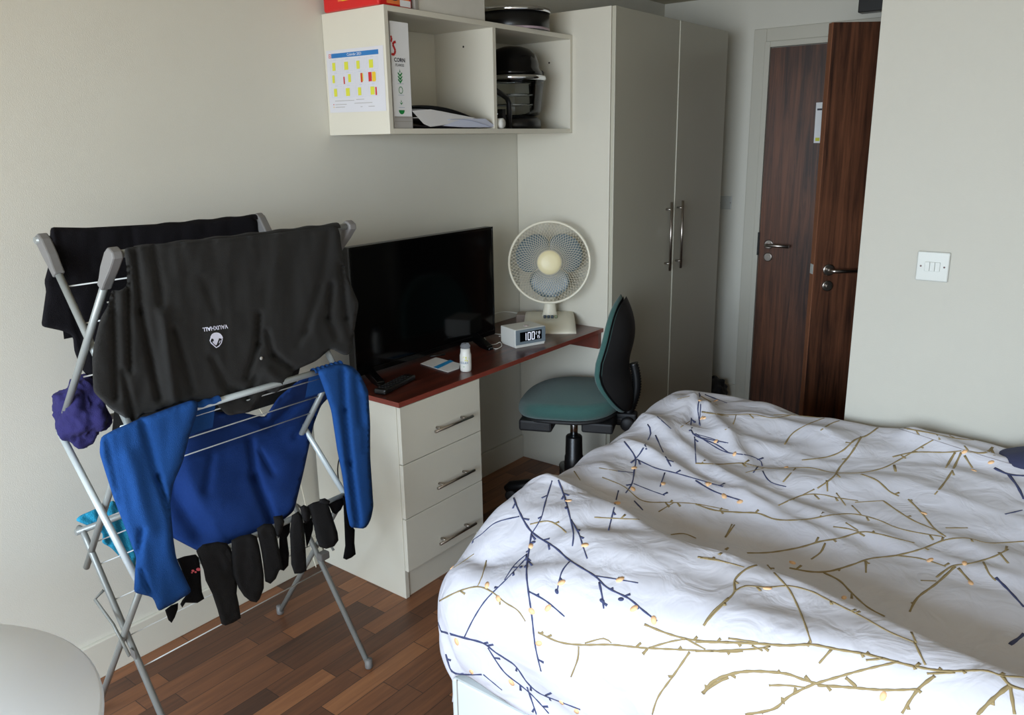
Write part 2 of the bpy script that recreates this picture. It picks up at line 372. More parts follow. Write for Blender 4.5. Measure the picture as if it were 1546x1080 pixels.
for z0, z1, hz in ((.5145, .7195, .6), (.3125, .5115, .386), (.1095, .3095, .168)):
    dr = MB().box(.4626, .479, 1.515, 1.928, z0, z1).build('drawer', CREAM, du, bevel=.0015)
    bar_handle(dr, (.479, 1.652, hz), (.479, 1.853, hz), (1, 0, 0), .0055, .028)
# ------------------------------------------------------------------ wall shelf
sh = empty('wall_shelf', (0, 1.702, 1.605), 0, 'cream open two-bay wall shelf unit above the desk', 'shelf')
LY = 2.808-1.702; HS = .406; DS = .309
m = MB(); m.box(.001, DS, 0, .018, 0, HS).box(.001, DS, LY-.018, LY, 0, HS).box(.001, DS, .018, LY-.018, 0, .018).box(.001, DS, .018, LY-.018, HS-.018, HS).box(.001, .007, .018, LY-.018, .018, HS-.018)
m.build('carcass', CREAM, sh, bevel=.001)
MB().box(.007, DS-.002, .562, .580, .018, HS-.018).build('divider', CREAM, sh)
for p in ((664, 68, 1.722+.003), (851, 82, 2.78)): pass
m = MB()
for (x, y, z) in ((.16, .5615, .33), (.2, LY-.0185, .3)): MB().tube([(x, y-.001, z), (x, y+.0002, z)], .004, 8).build('screw_cap', BLACK, sh)
# calendar on the shelf end
def flat(P0, ux, uz, n):
    P0, ux, uz, n = map(Vector, (P0, ux, uz, n))
    return lambda x, y, k=0.: P0+ux*x+uz*y+n*k
cal = empty('wall_calendar', (0, 0, 0), 0, 'white yearly calendar sheet with blue header stuck on the shelf end', 'calendar')
c00 = hit(499, 170.5, 1, 1.7015); W_, H_ = .285, .207
f = flat(c00, (1, 0, -.01), (0, 0, 1), (0, -1, 0))
m = MB()
def rect(m, f, x0, x1, y0, y1, k): m.poly([f(x0, y0, k), f(x1, y0, k), f(x1, y1, k), f(x0, y1, k)])
m.prism([f(0, 0), f(W_, 0), f(W_, H_), f(0, H_)], (0, -.0006, 0))
m.mi = 1; rect(m, f, .026, .262, .181, .196, .0009)
m.mi = 3; rect(m, f, .012, .024, .182, .195, .0009); m.mi = 0; rect(m, f, .014, .022, .184, .193, .001); m.mi = 3; rect(m, f, .016, .02, .187, .19, .0012)
random.seed(11)
for r in range(3):
    for c in range(4):
        x, y = .016+c*.062, .136-r*.043
        m.mi = 2; rect(m, f, x, x+.055, y, y+.0006, .0009); rect(m, f, x, x+.055, y+.037, y+.0376, .0009); rect(m, f, x, x+.0006, y, y+.037, .0009); rect(m, f, x+.0545, x+.055, y, y+.037, .0009)
        rect(m, f, x+.02, x+.034, y+.0385, y+.04, .0009)
        for q in range(6): rect(m, f, x+.004+q*.0085, x+.0045+q*.0085, y+.003, y+.034, .0009)
        m.mi = 4
        if r != 1: rect(m, f, x+.012, x+.028+.004*(c % 2), y+.004, y+.03, .0011)
        else: rect(m, f, x+.008+.02*(c > 0), x+.02+.022*(c > 0), y+.006, y+.032, .0011)
        m.mi = 5
        if r == 1 and c == 3: m.mi = 3; rect(m, f, x+.006, x+.022, y+.004, y+.034, .0013); m.mi = 5; rect(m, f, x+.024, x+.04, y+.003, y+.034, .0013)
        if r == 1 and c == 2: m.mi = 3; rect(m, f, x+.03, x+.038, y+.003, y+.033, .0013)
        if r == 1 and c == 1: m.mi = 3; rect(m, f, x+.004, x+.01, y+.001, y+.025, .0013)
        if r == 2 and c == 3: m.mi = 3; rect(m, f, x+.036, x+.043, y+.002, y+.028, .0013)
m.mi = 6
for k, (x, wd, y) in enumerate(((.03, .1, .038), (.14, .04, .04), (.03, .06, .026), (.03, .05, .017), (.13, .09, .028), (.2, .03, .016), (.16, .01, .016))): rect(m, f, x, x+wd, y, y+.0016, .0009)
m.mi = 3; rect(m, f, .02, .024, .0255, .029, .0009); m.mi = 5; rect(m, f, .02, .024, .0165, .02, .0009)
m.build('sheet', [mat('calendar_paper_shaded', (206, 205, 210), .7), BLUEI, LINEI, REDI, YELI, YELD, GREYC], cal, recalc=False)  # white paper dulled: shade on the shelf end is put into its colour
m = MB(); add_text(m, 'Calendar 2021', .0125, lambda x, y: f(.144+x, .1885+y, .0013)); m.build('header_lettering', PAPER, cal, recalc=False)

# cereal box
cb = empty('cereal_box', (0, 0, 0), 0, 'white corn flakes box standing at the left of the shelf', 'cereal box')
bx0, by0, by1, bz0, bz1 = .09, 1.737, 1.822, 1.6235, 1.966; fx = .298
MB().box(bx0, fx, by0, by1, bz0, bz1).build('carton', PAPER, cb, bevel=.001)
f = flat((fx+.0006, by0, bz0), (0, 1, 0), (0, 0, 1), (1, 0, 0))
m = MB(); m.mi = 0; rect(m, f, 0, .085, 0, .04, .0); m.mi = 5; rect(m, f, 0, .085, .022, .024, .0004); rect(m, f, 0, .085, .034, .037, .0004)
def strokep(m, f, pts, w, k=.0005):
    for i in range(len(pts)-1):
        a, b = Vector(pts[i]), Vector(pts[i+1]); d = (b-a); n = Vector((-d.y, d.x)).normalized()*w/2
        m.poly([f(a.x-n.x, a.y-n.y, k), f(b.x-n.x, b.y-n.y, k), f(b.x+n.x, b.y+n.y, k), f(a.x+n.x, a.y+n.y, k)])
m.mi = 1
strokep(m, f, [(.0, .295), (.004, .29), (.003, .28), (.0, .277)], .007); strokep(m, f, [(.022, .278), (.012, .276), (.008, .268), (.013, .26), (.018, .25), (.014, .24), (.006, .236), (.0, .24)], .008)
m.mi = 2
for z in (.146, .156, .167):
    m.poly([f(.035, z), f(.046, z+.012), f(.044, z+.016), f(.035, z+.008)]); m.poly([f(.035, z), f(.035, z+.008), f(.026, z+.016), f(.024, z+.012)])
m.poly([f(.032, .182), f(.038, .182), f(.035, .193)])
ring = [(.035+.009*cos(a*pi/5), .125+.011*sin(a*pi/5)) for a in range(11)]; strokep(m, f, ring, .0022)
m.poly([f(.035, .077), f(.043, .086), f(.035, .083)]); m.poly([f(.035, .077), f(.035, .083), f(.027, .086)]); m.poly([f(.033, .086), f(.037, .086), f(.035, .094)])
m.poly([f(.035+.014*cos(a), .06+.014*sin(a)) for a in [pi+pi*k/8 for k in range(9)]])
m.mi = 3
for z in (.145, .108, .068): rect(m, f, .022, .05, z, z+.0015, .0003)
m.mi = 4
add_text(m, 'CORN', .018, lambda x, y: f(.036+x, .221+y, .0005), True); add_text(m, 'FLAKES', .0125, lambda x, y: f(.036+x, .205+y, .0005))
# slide wheat motif below lettering: lettering sits above
m.build('printing', [mat('silver_print', (168, 164, 160), .4), REDI, GRNI, LINEI, INK, GREYC], cb, recalc=False)
# papers in the left bay
def curved_sheet(name, y0, y1, z0, z1, x0, x1, m_, th, label, cat, sag=.02, group=None, n=16):
    m = MB()
    def g(u, v): return Vector((x0+(x1-x0)*v, y0+(y1-y0)*u, z0+(z1-z0)*(u**1.7)+sag*sin(pi*u)))
    m.grid(g, n, 2)
    o = m.build(name, m_, solid=th); tag(o, label, cat, group); return o
curved_sheet('ring_folder', 1.826, 2.255, 1.70, 1.631, .03, .292, BLACK, .004, 'thin black folder sloping down across the paper pile on the shelf', 'folder', sag=.012)
curved_sheet('paper_sheet', 1.826, 2.25, 1.688, 1.629, .05, .285, PAPER, .0012, 'curled white sheet of paper just under the black folder', 'paper', sag=.008)
curved_sheet('paper_sheet', 1.829, 2.2, 1.66, 1.6265, .06, .3, mat('grey_paper', (196, 192, 190), .7), .0012, 'greyish sheet of paper spread at the front of the shelf pile', 'paper', sag=.004)
curved_sheet('magazine', 1.83, 2.24, 1.634, 1.626, .04, .27, mat('dark_magazine', (62, 54, 62), .35, var=.5, vscale=25), .003, 'dark magazine flat at the bottom of the shelf pile', 'magazine', sag=.0)
curved_sheet('brochure', 2.0, 2.245, 1.655, 1.629, .1, .306, mat('blue_grey_brochure', (170, 176, 198), .4, var=.3, vscale=20), .0015, 'blue-grey folded brochure at the right end of the paper pile', 'brochure', sag=.006)
for pts, xx, lab in (([(622, 168), (650, 166), (718, 179), (668, 190), (650, 192.5), (640, 188)], .301, 'large pale page drooping at the front of the shelf paper pile'), ([(668, 191), (700, 180), (733, 180), (746, 190), (744, 193), (700, 193)], .303, 'small blue-white page at the right front of the shelf paper pile')):
    tag(MB().prism([hit(x, y, 0, xx)+Vector((0, 0, .002)) for x, y in pts], (-.0012, 0, 0)).build('loose_page', mat('page_'+str(int(xx*1000)), (208, 206, 204) if xx < .302 else (196, 200, 216), .7)), lab, 'paper')
# kitchen things in the right bay
SZ = 1.6235
k = empty('halogen_oven', (.16, 2.575, SZ), 0, 'glass-bowled table oven with black domed lid on the right shelf', 'oven')
MB().lathe([(.02, 0), (.115, 0), (.12, .01), (.118, .035), (.1, .05), (.02, .05)]).build('base', BLACK, k)
MB().lathe([(.0, .052), (.095, .052), (.112, .058), (.12, .075), (.134, .19), (.138, .195), (.138, .2)], cap=False).build('glass_bowl', GLASS, k)
MB().lathe([(.139, .196), (.143, .2), (.143, .212), (.135, .216), (.12, .216), (.12, .2)], cap=False).build('rim_band', CHROME, k)
m = MB()
for z in (.1, .14):
    for i in range(-4, 5):
        hw = sqrt(max(0, .09**2-(i*.02)**2)); m.tube([(i*.02, -hw, z), (i*.02, hw, z)], .0015, 5)
    m.tube([(.09*cos(a*pi/12), .09*sin(a*pi/12), z) for a in range(25)], .002, 5)
m.build('wire_rack', CHROME, k)
m = MB(); m.lathe([(.0, .218), (.128, .218), (.126, .232), (.115, .245), (.112, .27), (.1, .3), (.075, .322), (.04, .334), (0, .337)], cap=False); m.build('lid', GLOSSB, k)
m = MB(); m.box(.02, .06, .118, .15, .205, .245); m.build('lid_hinge', BLACKM, k, bevel=.008)
m = MB(); m.tube([(-.02, .06, .3), (-.03, .12, .315), (-.03, .13, .27), (-.03, .12, .25)], .008, 8); m.build('lid_handle', BLACKM, k)
m = MB(); m.tube([(.275, 2.30, SZ+.15), (.275, 2.345, SZ+.135), (.275, 2.385, SZ+.12), (.275, 2.4, SZ+.1), (.275, 2.4, SZ+.001)], .011, 10); m.box(.262, .288, 2.34, 2.36, SZ, SZ+.075)
tag(m.build('utensil_stand', BLACK), 'black angled utensil stand in front of the glass oven', 'utensil stand')
m = MB(); m.lathe([(0, 0), (.018, 0), (.019, .004), (.019, .06), (0, .06)], (.245, 2.318, SZ+.02), 24, Matrix(((0, 0, 1), (1, 0, 0), (0, 1, 0))), cap=False)
tag(m.build('plastic_tub', WHITE), 'small white round tub lying on its side beside the shelf divider', 'tub')
m = MB(); m.lathe([(.0, 0), (.022, 0), (.026, .05), (.028, .055), (0, .055)], (.2, 2.33, SZ+.04), 20, cap=False)
tag(m.build('measuring_cup', mat('milky_plastic', (190, 192, 186), .3)), 'milky plastic cup standing behind the white tub on the shelf', 'cup')
# on top of the shelf
TZ = 2.0115
rb = empty('card_box', (0, 0, 0), 0, 'red printed card box on the left end of the shelf top', 'box')
MB().box(.022, .296, 1.694, 1.848, TZ, TZ+.1).build('carton', REDB, rb, bevel=.008)
f = flat((.297, 1.694, TZ), (0, 1, 0), (0, 0, 1), (1, 0, 0)); m = MB()
m.mi = 0; rect(m, f, .035, .14, .008, .07, .0); m.mi = 1; rect(m, f, .095, .145, .004, .024, .0005); m.mi = 2; m.poly([f(.07+.02*cos(a), .03+.012*sin(a), .001) for a in [k*pi/8 for k in range(16)]])
m.build('printing', [ORNI, PAPER, INK], rb, recalc=False)
f = flat((.02, 1.6935, TZ), (1, 0, 0), (0, 0, 1), (0, -1, 0)); m = MB(); m.mi = 0; rect(m, f, .08, .27, .028, .09, .0); m.mi = 1; rect(m, f, .1, .13, .028, .04, .0004); m.mi = 1; rect(m, f, .15, .2, .03, .045, .0004)
m.build('end_printing', [ORNI, YELD], rb, recalc=False)
tag(MB().box(.03, .302, 1.856, 1.872, TZ, TZ+.14).build('book', GREYC, bevel=.001), 'thin grey book upright between the red box and white box', 'book')
tag(MB().box(.02, .296, 1.878, 2.236, TZ, TZ+.16).build('storage_box', mat('white_corrugated', (206, 202, 192), .6, var=.06, vscale=25), bevel=.003), 'plain white box on the middle of the shelf top', 'box')
t = empty('cake_tin', (.178, 2.56, TZ), 0, 'round black tin with silver rim on the shelf top', 'tin')
MB().lathe([(.0, 0), (.15, 0), (.152, .004), (.152, .072), (.146, .072), (.146, .006), (0, .006)], n=48, cap=False).build('body', TINB, t)
MB().lathe([(.154, .068), (.156, .07), (.156, .082), (.15, .085), (.05, .088), (0, .088)], n=48, cap=False).build('rim', CHROME, t)
MB().lathe([(.1525, .0), (.1545, .001), (.1545, .008), (.1525, .009)], n=48, cap=False).build('base_band', mat('mauve_band', (170, 150, 158), .4), t)

# ------------------------------------------------------------------ television
tv = empty('television', (0, 0, 0), 0, 'black flat screen television standing on the desk', 'television')
y0, y1, z0, z1 = 1.597, 2.394, .757, 1.225
MB().box(.142, .178, y0, y1, z0, z1).box(.1, .142, y0+.12, y1-.12, z0+.02, z1-.12).build('housing', BLACK, tv, bevel=.004)
MB().box(.1782, .1795, y0+.008, y1-.008, z0+.02, z1-.009).build('screen', mat('tv_glass', (5, 5, 6), .1, spec=.25), tv)
m = MB(); m.box(.178, .182, y0, y0+.008, z0, z1).box(.178, .182, y1-.008, y1, z0, z1).box(.178, .182, y0+.008, y1-.008, z1-.009, z1).box(.178, .184, y0+.008, y1-.008, z0, z0+.02)
m.build('bezel', GLOSSB, tv, bevel=.001)
for yy, s in ((1.66, -1), (2.27, -1)):
    m = MB()
    for tip in ((.298, yy-.055), (.03, yy-.055)):
        a = Vector((.16, yy, .775)); b = Vector((tip[0], tip[1], .746)); dv = (b-a).normalized(); sd = Vector((-dv.y, dv.x, 0)).normalized()
        m.prism([a+sd*.014+Vector((0, 0, -.02)), a-sd*.014+Vector((0, 0, -.02)), a-sd*.014+Vector((0, 0, .012)), a+sd*.014+Vector((0, 0, .012))], (b-a))
        m.box(b.x-.008, b.x+.008, b.y-.014, b.y+.014, .7402, .752)
    m.build('foot', GLOSSB, tv, bevel=.003)
# things on the desk
DT = .7405
rm = empty('remote_control', (.307, 1.69, DT), 0, 'black remote control on the desk in front of the television', 'remote control')
P0, P1 = hit(566, 596, 2, .75), hit(625, 566, 2, .75); a = math.atan2(P1.y-P0.y, P1.x-P0.x); c = (P0+P1)/2
rm.location = (c.x, c.y, DT); rm.rotation_euler = (0, 0, a)
MB().box(-.1, .1, -.024, .024, .001, .02).build('body', BLACK, rm, bevel=.006)
m = MB()
for i in range(9):
    for j in range(3): m.box(-.08+i*.018, -.072+i*.018, -.016+j*.012, -.009+j*.012, .0195, .0215)
m.build('buttons', BLACKM, rm)
q = [hit(x, y, 2, DT+.001) for x, y in ((635, 549.5), (658, 540), (694.5, 549.5), (693, 557), (676.5, 562.5), (655, 556))]
m = MB(); m.prism(q, (0, 0, .0012)); m.mi = 1
s = [hit(x, y, 2, DT+.0026) for x, y in ((654, 554.5), (679, 543.5), (685, 545.5), (661, 557))]; m.poly(s)
tag(m.build('leaflet', [PAPER, CYANI]), 'white folded leaflet with a blue stripe lying on the desk', 'leaflet')
P = hit(637, 536, 2, DT); tag(MB().box(P.x-.045, P.x+.0, P.y-.02, P.y+.035, DT, DT+.002).build('paper_slip', PAPER), 'small white paper slip on the desk just below the television', 'paper')
P = hit(664, 538, 2, DT)
tag(MB().tube([P+Vector((-.02, -.035, .004)), P+Vector((.01, .02, .004))], .0035, 8).build('pen', BLACK), 'short dark pen on the desk between leaflet and television', 'pen')
bt = empty('bottle', hit(703.5, 560, 2, DT), 0, 'small white bottle with clear cap and yellow label on the desk', 'bottle')
MB().lathe([(0, 0), (.018, 0), (.0205, .003), (.0215, .012), (.0215, .062), (.02, .067), (.0185, .072), (.0175, .09), (0, .09)], n=32, cap=False).build('body', WHITE, bt)
MB().lathe([(.0175, .0885), (.0185, .0895), (.0185, .098), (.013, .107), (0, .109), ], n=32, cap=False).build('cap', CLEARP, bt)
def cyl(bt, r, th0):
    return lambda x, y, k=0.: Vector(((r+k)*cos(th0+x/r), (r+k)*sin(th0+x/r), y))
fc = cyl(bt, .0217, radians(-55)); m = MB()
m.mi = 0
for a0, r1 in ((.2, .012), (1.6, .009), (2.5, .013), (4.1, .007), (-.9, .009)):
    m.poly([fc(.004, .05), fc(.004+r1*cos(a0-.35), .05+r1*sin(a0-.35)), fc(.004+r1*1.1*cos(a0), .05+r1*1.1*sin(a0)), fc(.004+r1*cos(a0+.35), .05+r1*sin(a0+.35))])
m.mi = 1; add_text(m, 'SOLEX', .011, lambda x, y: fc(-.004+x, .036+y, .0003), True)
m.mi = 2; rect(m, fc, -.008, -.002, .02, .023, .0003)
m.build('label_print', [YELI, mat('slate_blue_ink', (96, 128, 158), .5), mat('pale_green_ink', (160, 190, 160), .5)], bt, recalc=False)
# alarm clock
A, B = hit(779, 527, 2, DT), hit(824, 519, 2, DT); ang = math.atan2(B.y-A.y, B.x-A.x)
ck = empty('alarm_clock', A, ang, 'white box-shaped digital alarm clock on the desk', 'clock')
CW = (B-A).length; CH = .078; CD = .12      # local x along the face, local y into the clock
MB().box(0, CW, .003, CD, .006, CH).build('body', WHITE, ck, bevel=.004)
MB().box(.003, CW-.003, .006, CD-.005, 0, .007).build('base', WHITE, ck, bevel=.001)
MB().box(.0015, CW-.0015, -.0005, .004, .013, CH-.002).build('fascia', SCR, ck, bevel=.001)
MB().box(.02, CW-.022, -.0018, .001, .026, CH-.012).build('display', GLOSSB, ck)
f = flat((0, -.0022, 0), (1, 0, 0), (0, 0, 1), (0, -1, 0)); m = MB()
xm = CW/2
def seg7(m, f, x, y, w, h, on, t):
    a, b, c_, d_ = (x, y), (x+w, y), (x, y+h/2), (x+w, y+h/2); e, g = (x, y+h), (x+w, y+h)
    S_ = dict(a=(e, g), b=(d_, g), c=(b, d_), d=(a, b), e=(a, c_), f=(c_, e), g=(c_, d_))
    for s_ in on: strokep(m, f, S_[s_], t, .0)
seg7(m, f, xm-.037, .03, .011, .031, 'bc', .0034); seg7(m, f, xm-.016, .03, .012, .031, 'abcdef', .0034); seg7(m, f, xm+.004, .03, .012, .031, 'abcdef', .0034)
for i, on in enumerate(('abged', 'bc', 'abcdefg')): seg7(m, f, xm+.024+i*.008, .049, .0045, .011, on, .0013)
for i, on in enumerate(('bc', 'afgcd')): seg7(m, f, xm+.026+i*.01, .031, .006, .012, on, .0015)
m.build('digits', DIG, ck, recalc=False)
MB().lathe([(.0, 0), (.012, 0), (.012, .001), (0, .001)], (CW/2+.01, .05, CH), 20, cap=False).build('snooze_button', mat('pinkish_button', (206, 190, 188), .4), ck)
# fan
FC = Vector((.302, 2.638, 1.05)); fd = Vector((CAM.x-FC.x, CAM.y-FC.y, 0)).normalized()
fa = math.atan2(fd.y, fd.x)
fan = empty('desk_fan', (FC.x-fd.x*.035, FC.y-fd.y*.035, DT), fa, 'ivory oscillating desk fan standing in the desk corner', 'fan')  # local +x faces front, +y to image right... 
R = .181; HZ = FC.z-DT; TL = Matrix.Rotation(radians(-8), 3, 'Y')
def fl(p): return TL @ Vector(p)+Vector((.035, 0, HZ))
def dome(r, front): 
    t = r/R; return (.052*(1-t**2.6)+.004) if front else -(.045*(1-t**3)+.004)
for front, nm in ((True, 'front_grille'), (False, 'rear_grille')):
    m = MB(); nr = 64 if front else 40
    r0 = .05
    for i in range(nr):
        a = 2*pi*i/nr
        if front:
            for sgn in (1, -1):
                m.tube([fl((dome(r, True), r*cos(a+sgn*(r-r0)*5), r*sin(a+sgn*(r-r0)*5))) for r in [r0+(R-.004-r0)*k/9 for k in range(10)]], .0009, 4, False)
        else: m.tube([fl((dome(r, False), r*cos(a), r*sin(a))) for r in [r0+(R-.004-r0)*k/4 for k in range(5)]], .001, 4, False)
    m.tube([fl((dome(r0, front), r0*cos(a*pi/24), r0*sin(a*pi/24))) for a in range(49)], .002, 6, False)
    m.build(nm, GRILL, fan)
def TLm(prof, n=48):
    m = MB(); rings = []
    for r, x in prof: rings.append([m.bm.verts.new(fl((x, r*cos(2*pi*k/n), r*sin(2*pi*k/n)))) for k in range(n)])
    for i in range(len(rings)-1):
        for k in range(n): m._f([rings[i][k], rings[i][(k+1) % n], rings[i+1][(k+1) % n], rings[i+1][k]], True)
    return m
TLm([(R-.006, -.008), (R+.002, -.008), (R+.004, 0), (R+.002, .009), (R-.006, .009), (R-.008, 0), (R-.006, -.008)]).build('grille_ring', OFFW, fan)
TLm([(0, .062), (.03, .061), (.05, .057), (.054, .051), (.05, .045), (0, .045)]).build('badge_cap', mat('cream_badge', (232, 220, 176), .4), fan)
for i in range(3):
    a0 = radians(30+120*i); m = MB()
    def bl(u, v, a0=a0):
        r = .03+.125*v; wd = (.35+.75*sin(pi*min(1, .2+.72*v)))*.82*(1-.2*v**4); th = (u-.5)*2*wd*1.15
        if v > .86: th *= sqrt(max(0, 1-((v-.86)/.14)**2)*.75+.25)
        return fl((.012*(u-.5)*2+.004, r*cos(a0+th), r*sin(a0+th)))
    m.grid(bl, 12, 12); m.build('blade', BLADE, fan, solid=.0015)
TLm([(0, -.02), (.03, -.02), (.034, -.012), (.034, .02), (0, .022)]).build('hub', BLADE, fan)
TLm([(.0, -.13), (.03, -.125), (.045, -.1), (.05, -.06), (.05, -.035), (0, -.03)]).build('motor_housing', OFFW, fan)
m = MB()
def nk(u, v):
    a = 2*pi*u; wx, wy = .021+.006*(1-v)**2, .024+.016*(1-v)**6
    return Vector((-.035+wx*cos(a), wy*sin(a), .04+v*(HZ-.04-.02)))
m.grid(nk, 24, 10, closed_u=True); m.build('neck', OFFW, fan)
m = MB(); prof = []
for k in range(21):
    t = k/20; prof.append((.105-.215*t, .001+.056*sin(pi*min(1, t*1.12)*.5)**.75 if t < .87 else .057-.0*t))
prof += [(-.118, .052), (-.123, .042), (-.118, .033), (-.11, .034)]
L_ = [(x, z) for x, z in prof]
def bs(u, v):
    i = u*(len(L_)-1); i0 = min(int(i), len(L_)-2); ff = i-i0; x = L_[i0][0]*(1-ff)+L_[i0+1][0]*ff; z = L_[i0][1]*(1-ff)+L_[i0+1][1]*ff
    hw = .108+.01*(1-u); return Vector((x, (v-.5)*2*hw, z))
m.grid(bs, len(L_)-1, 6); m.build('base', OFFW, fan, solid=.006)
for i in range(4):
    y = .028-.024+(-i)*.017+.03
    MB().lathe([(.0, .0), (.0065, .0), (.0065, .012), (0, .013)], (.004, -y+.012, .05), 12, cap=False).build('speed_button', [mat('dark_button', (70, 82, 92), .3), mat('sage_button', (130, 140, 112), .4)][0 if i < 3 else 1], fan)
# cables and adaptor
def cable(name, pts, r, m_, label, cat='cable', n=10):
    P = [Vector(p) for p in pts]; out = []
    for i in range(len(P)-1):
        p0, p1, p2, p3 = P[max(i-1, 0)], P[i], P[i+1], P[min(i+2, len(P)-1)]
        for k in range(n):
            t = k/n; out.append(.5*((2*p1)+(p2-p0)*t+(2*p0-5*p1+4*p2-p3)*t*t+(3*p1-p0-3*p2+p3)*t**3))
    out.append(P[-1]); return tag(MB().tube(out, r, 6).build(name, m_), label, cat)
def dp(x, y, z=DT+.002): return hit(x, y, 2, z)
cable('power_cable', [dp(716, 512, DT+.02), dp(728, 506, DT+.004), dp(737, 519), dp(747, 520), dp(755, 517, DT+.006), dp(757, 523), dp(748, 527), dp(738, 522), dp(730, 520)], .0018, WHITE, 'looped white cable on the desk between television and clock')
cable('fan_cable', [(.1, 2.44, DT+.003), (.03, 2.5, DT+.03), (.02, 2.58, DT+.05), (.03, 2.66, DT+.05), (.07, 2.73, DT+.03), (.13, 2.76, DT+.004)], .003, WHITE, 'white cable arching behind the alarm clock and fan')
cable('charger_cable', [(.1, 2.40, DT+.003), (.13, 2.43, DT+.004), (.17, 2.44, DT+.003), (.2, 2.46, DT+.002), (.19, 2.41, DT+.003)], .0022, WHITE, 'short white cable lying left of the alarm clock')
P = hit(790, 486, 2, DT)
ad = empty('socket_adaptor', (P.x, P.y, DT), .5, 'taupe plug adaptor block on the desk behind the clock', 'adaptor')
MB().box(-.03, .03, -.035, .035, 0, .042).build('body', ADAPT, ad, bevel=.005)
m = MB()
for i in range(3): m.box(.0302, .031, -.022+i*.017, -.014+i*.017, .012, .02)
m.build('socket_slots', BLACK, ad)
cable('aerial_cable', [(.012, 1.27, .74), (.012, 1.33, .62), (.012, 1.4, .5), (.02, 1.44, .3), (.022, 1.45, .1), (.03, 1.46, .004)], .0025, OFFW, 'cream cable running down the wall behind the drying rack')
cable('mains_lead', [hit(x, y, 1, 1.492) for x, y in ((526, 640), (516, 680), (510, 705), (512, 728), (520, 744), (532, 752), (544, 740), (550, 690), (552, 640))], .0025, BLACK, 'thin black lead hanging down beside the drawer pedestal')

# ------------------------------------------------------------------ chair
ch = empty('office_chair', (.532, 2.49, 0), radians(203), 'green swivel office chair drawn up to the desk', 'chair')   # local +x is forward
def superell(m, c, a, b, z0, z1, e=2.6, dome=.02, rr=.03, n=48, droop=0.):
    """cushion: plan superellipse, rounded edge, domed top; droop drops the +x edge"""
    prof = []
    for k in range(7): t = k/6*pi/2; prof.append((1-rr/a*(1-sin(t)), z0+min(rr, (z1-z0)/2)*(1-cos(t))))
    for k in range(7): t = k/6*pi/2; prof.append((1-rr/a*(1-cos(t)), z1-min(rr, (z1-z0)/2)*(1-sin(t))))
    for s in (.8, .6, .4, .2, .001): prof.append((s*(1-rr/a), z1+dome*(1-s*s)))
    prof = [(0.001, z0)]+prof; rings = []
    for s, z in prof:
        ring = []
        for k in range(n):
            t = 2*pi*k/n; cx_ = abs(cos(t))**(2/e)*(1 if cos(t) > 0 else -1); cy_ = abs(sin(t))**(2/e)*(1 if sin(t) > 0 else -1)
            x, y = a*cx_*s, b*cy_*s; zz = z-droop*max(0, (x/a))**2.2+.012*max(0, -x/a)**2
            ring.append(m.bm.verts.new(Vector(c)+Vector((x, y, zz))))
        rings.append(ring)
    for i in range(len(rings)-1):
        for k in range(n): m._f([rings[i][k], rings[i][(k+1) % n], rings[i+1][(k+1) % n], rings[i+1][k]], True)
    return m
superell(MB(), (.01, 0, 0), .222, .225, .466, .538, droop=.03, rr=.033).build('seat', GREEN, ch)
superell(MB(), (.01, 0, 0), .21, .213, .452, .47, droop=.02, rr=.01, dome=0).build('seat_pan', BLACKM, ch)
MB().box(.06, .2, -.19, .19, .405, .454).build('front_block', BLACKM, ch, bevel=.01)
m = MB(); m.box(-.19, -.06, -.17, .17, .41, .454).box(-.25, -.05, -.035, .035, .41, .438); m.build('tilt_mechanism', BLACKM, ch, bevel=.008)
# backrest
def back(off, sw, shh):
    def fn(u, v):
        a = 2*pi*u; e = 2.7; cy_ = abs(cos(a))**(2/e)*(1 if cos(a) > 0 else -1); cz_ = abs(sin(a))**(2/e)*(1 if sin(a) > 0 else -1)
        s = v; y = .195*sw*cy_*s*(1-.12*max(0, cz_*s)); z = .712+.243*shh*cz_*s; h = cz_*s
        lum = .04*exp(-((h+.25)/.45)**2)+.02*h-.01*h*h
        return Vector((-.2+lum+.045*(y/.195)**2+off(s), y, z))
    return fn
m = MB()
g1 = m.grid(back(lambda s: .022*sqrt(max(0, 1-s**6))+.0, 1, 1), 48, 14, closed_u=True)
g2 = m.grid(back(lambda s: -.018*sqrt(max(0, 1-s**6)), 1, 1), 48, 14, closed_u=True)
bmesh.ops.remove_doubles(m.bm, verts=m.bm.verts, dist=.0005)
m.build('backrest', GREEN, ch)
m = MB()
m.grid(back(lambda s: -.012, .975, .975), 48, 14, closed_u=True)
m.grid(back(lambda s: -.022-.045*(1-s**3), .97, .97), 48, 14, closed_u=True)
bmesh.ops.remove_doubles(m.bm, verts=m.bm.verts, dist=.0005)
m.build('back_shell', BLACKM, ch)
m = MB(); pts = []; rs = []
Nn = 44
for i in range(Nn):
    t = i/(Nn-1); p = Vector((-.225-.032*sin(pi*min(1, t*1.0)*.9)-.015*t, 0, .43+.24*t)); pts.append(p); rs.append(.021 if i % 2 else .016)
m.tube(pts, rs, 14); m.build('back_bellows', BLACK, ch)
m = MB(); m.box(-.27, -.18, -.03, .03, .40, .455); m.build('back_bracket', BLACKM, ch, bevel=.008)
m = MB(); m.lathe([(0, 0), (.028, 0), (.03, .004), (.03, .02), (.024, .026), (0, .027)], (-.235, .032, .415), 20, Matrix(((1, 0, 0), (0, 0, 1), (0, 1, 0))), cap=False); m.build('adjuster_knob', BLACKM, ch)
MB().tube([(0, 0, .3), (0, 0, .455)], .017, 20).build('gas_piston', CHROME, ch)
MB().lathe([(.0, .05), (.042, .05), (.042, .2), (.0435, .205), (.041, .215), (.041, .235), (.038, .24), (.036, .325), (.033, .33), (.0, .332)], n=28, cap=False).build('column', BLACK, ch)
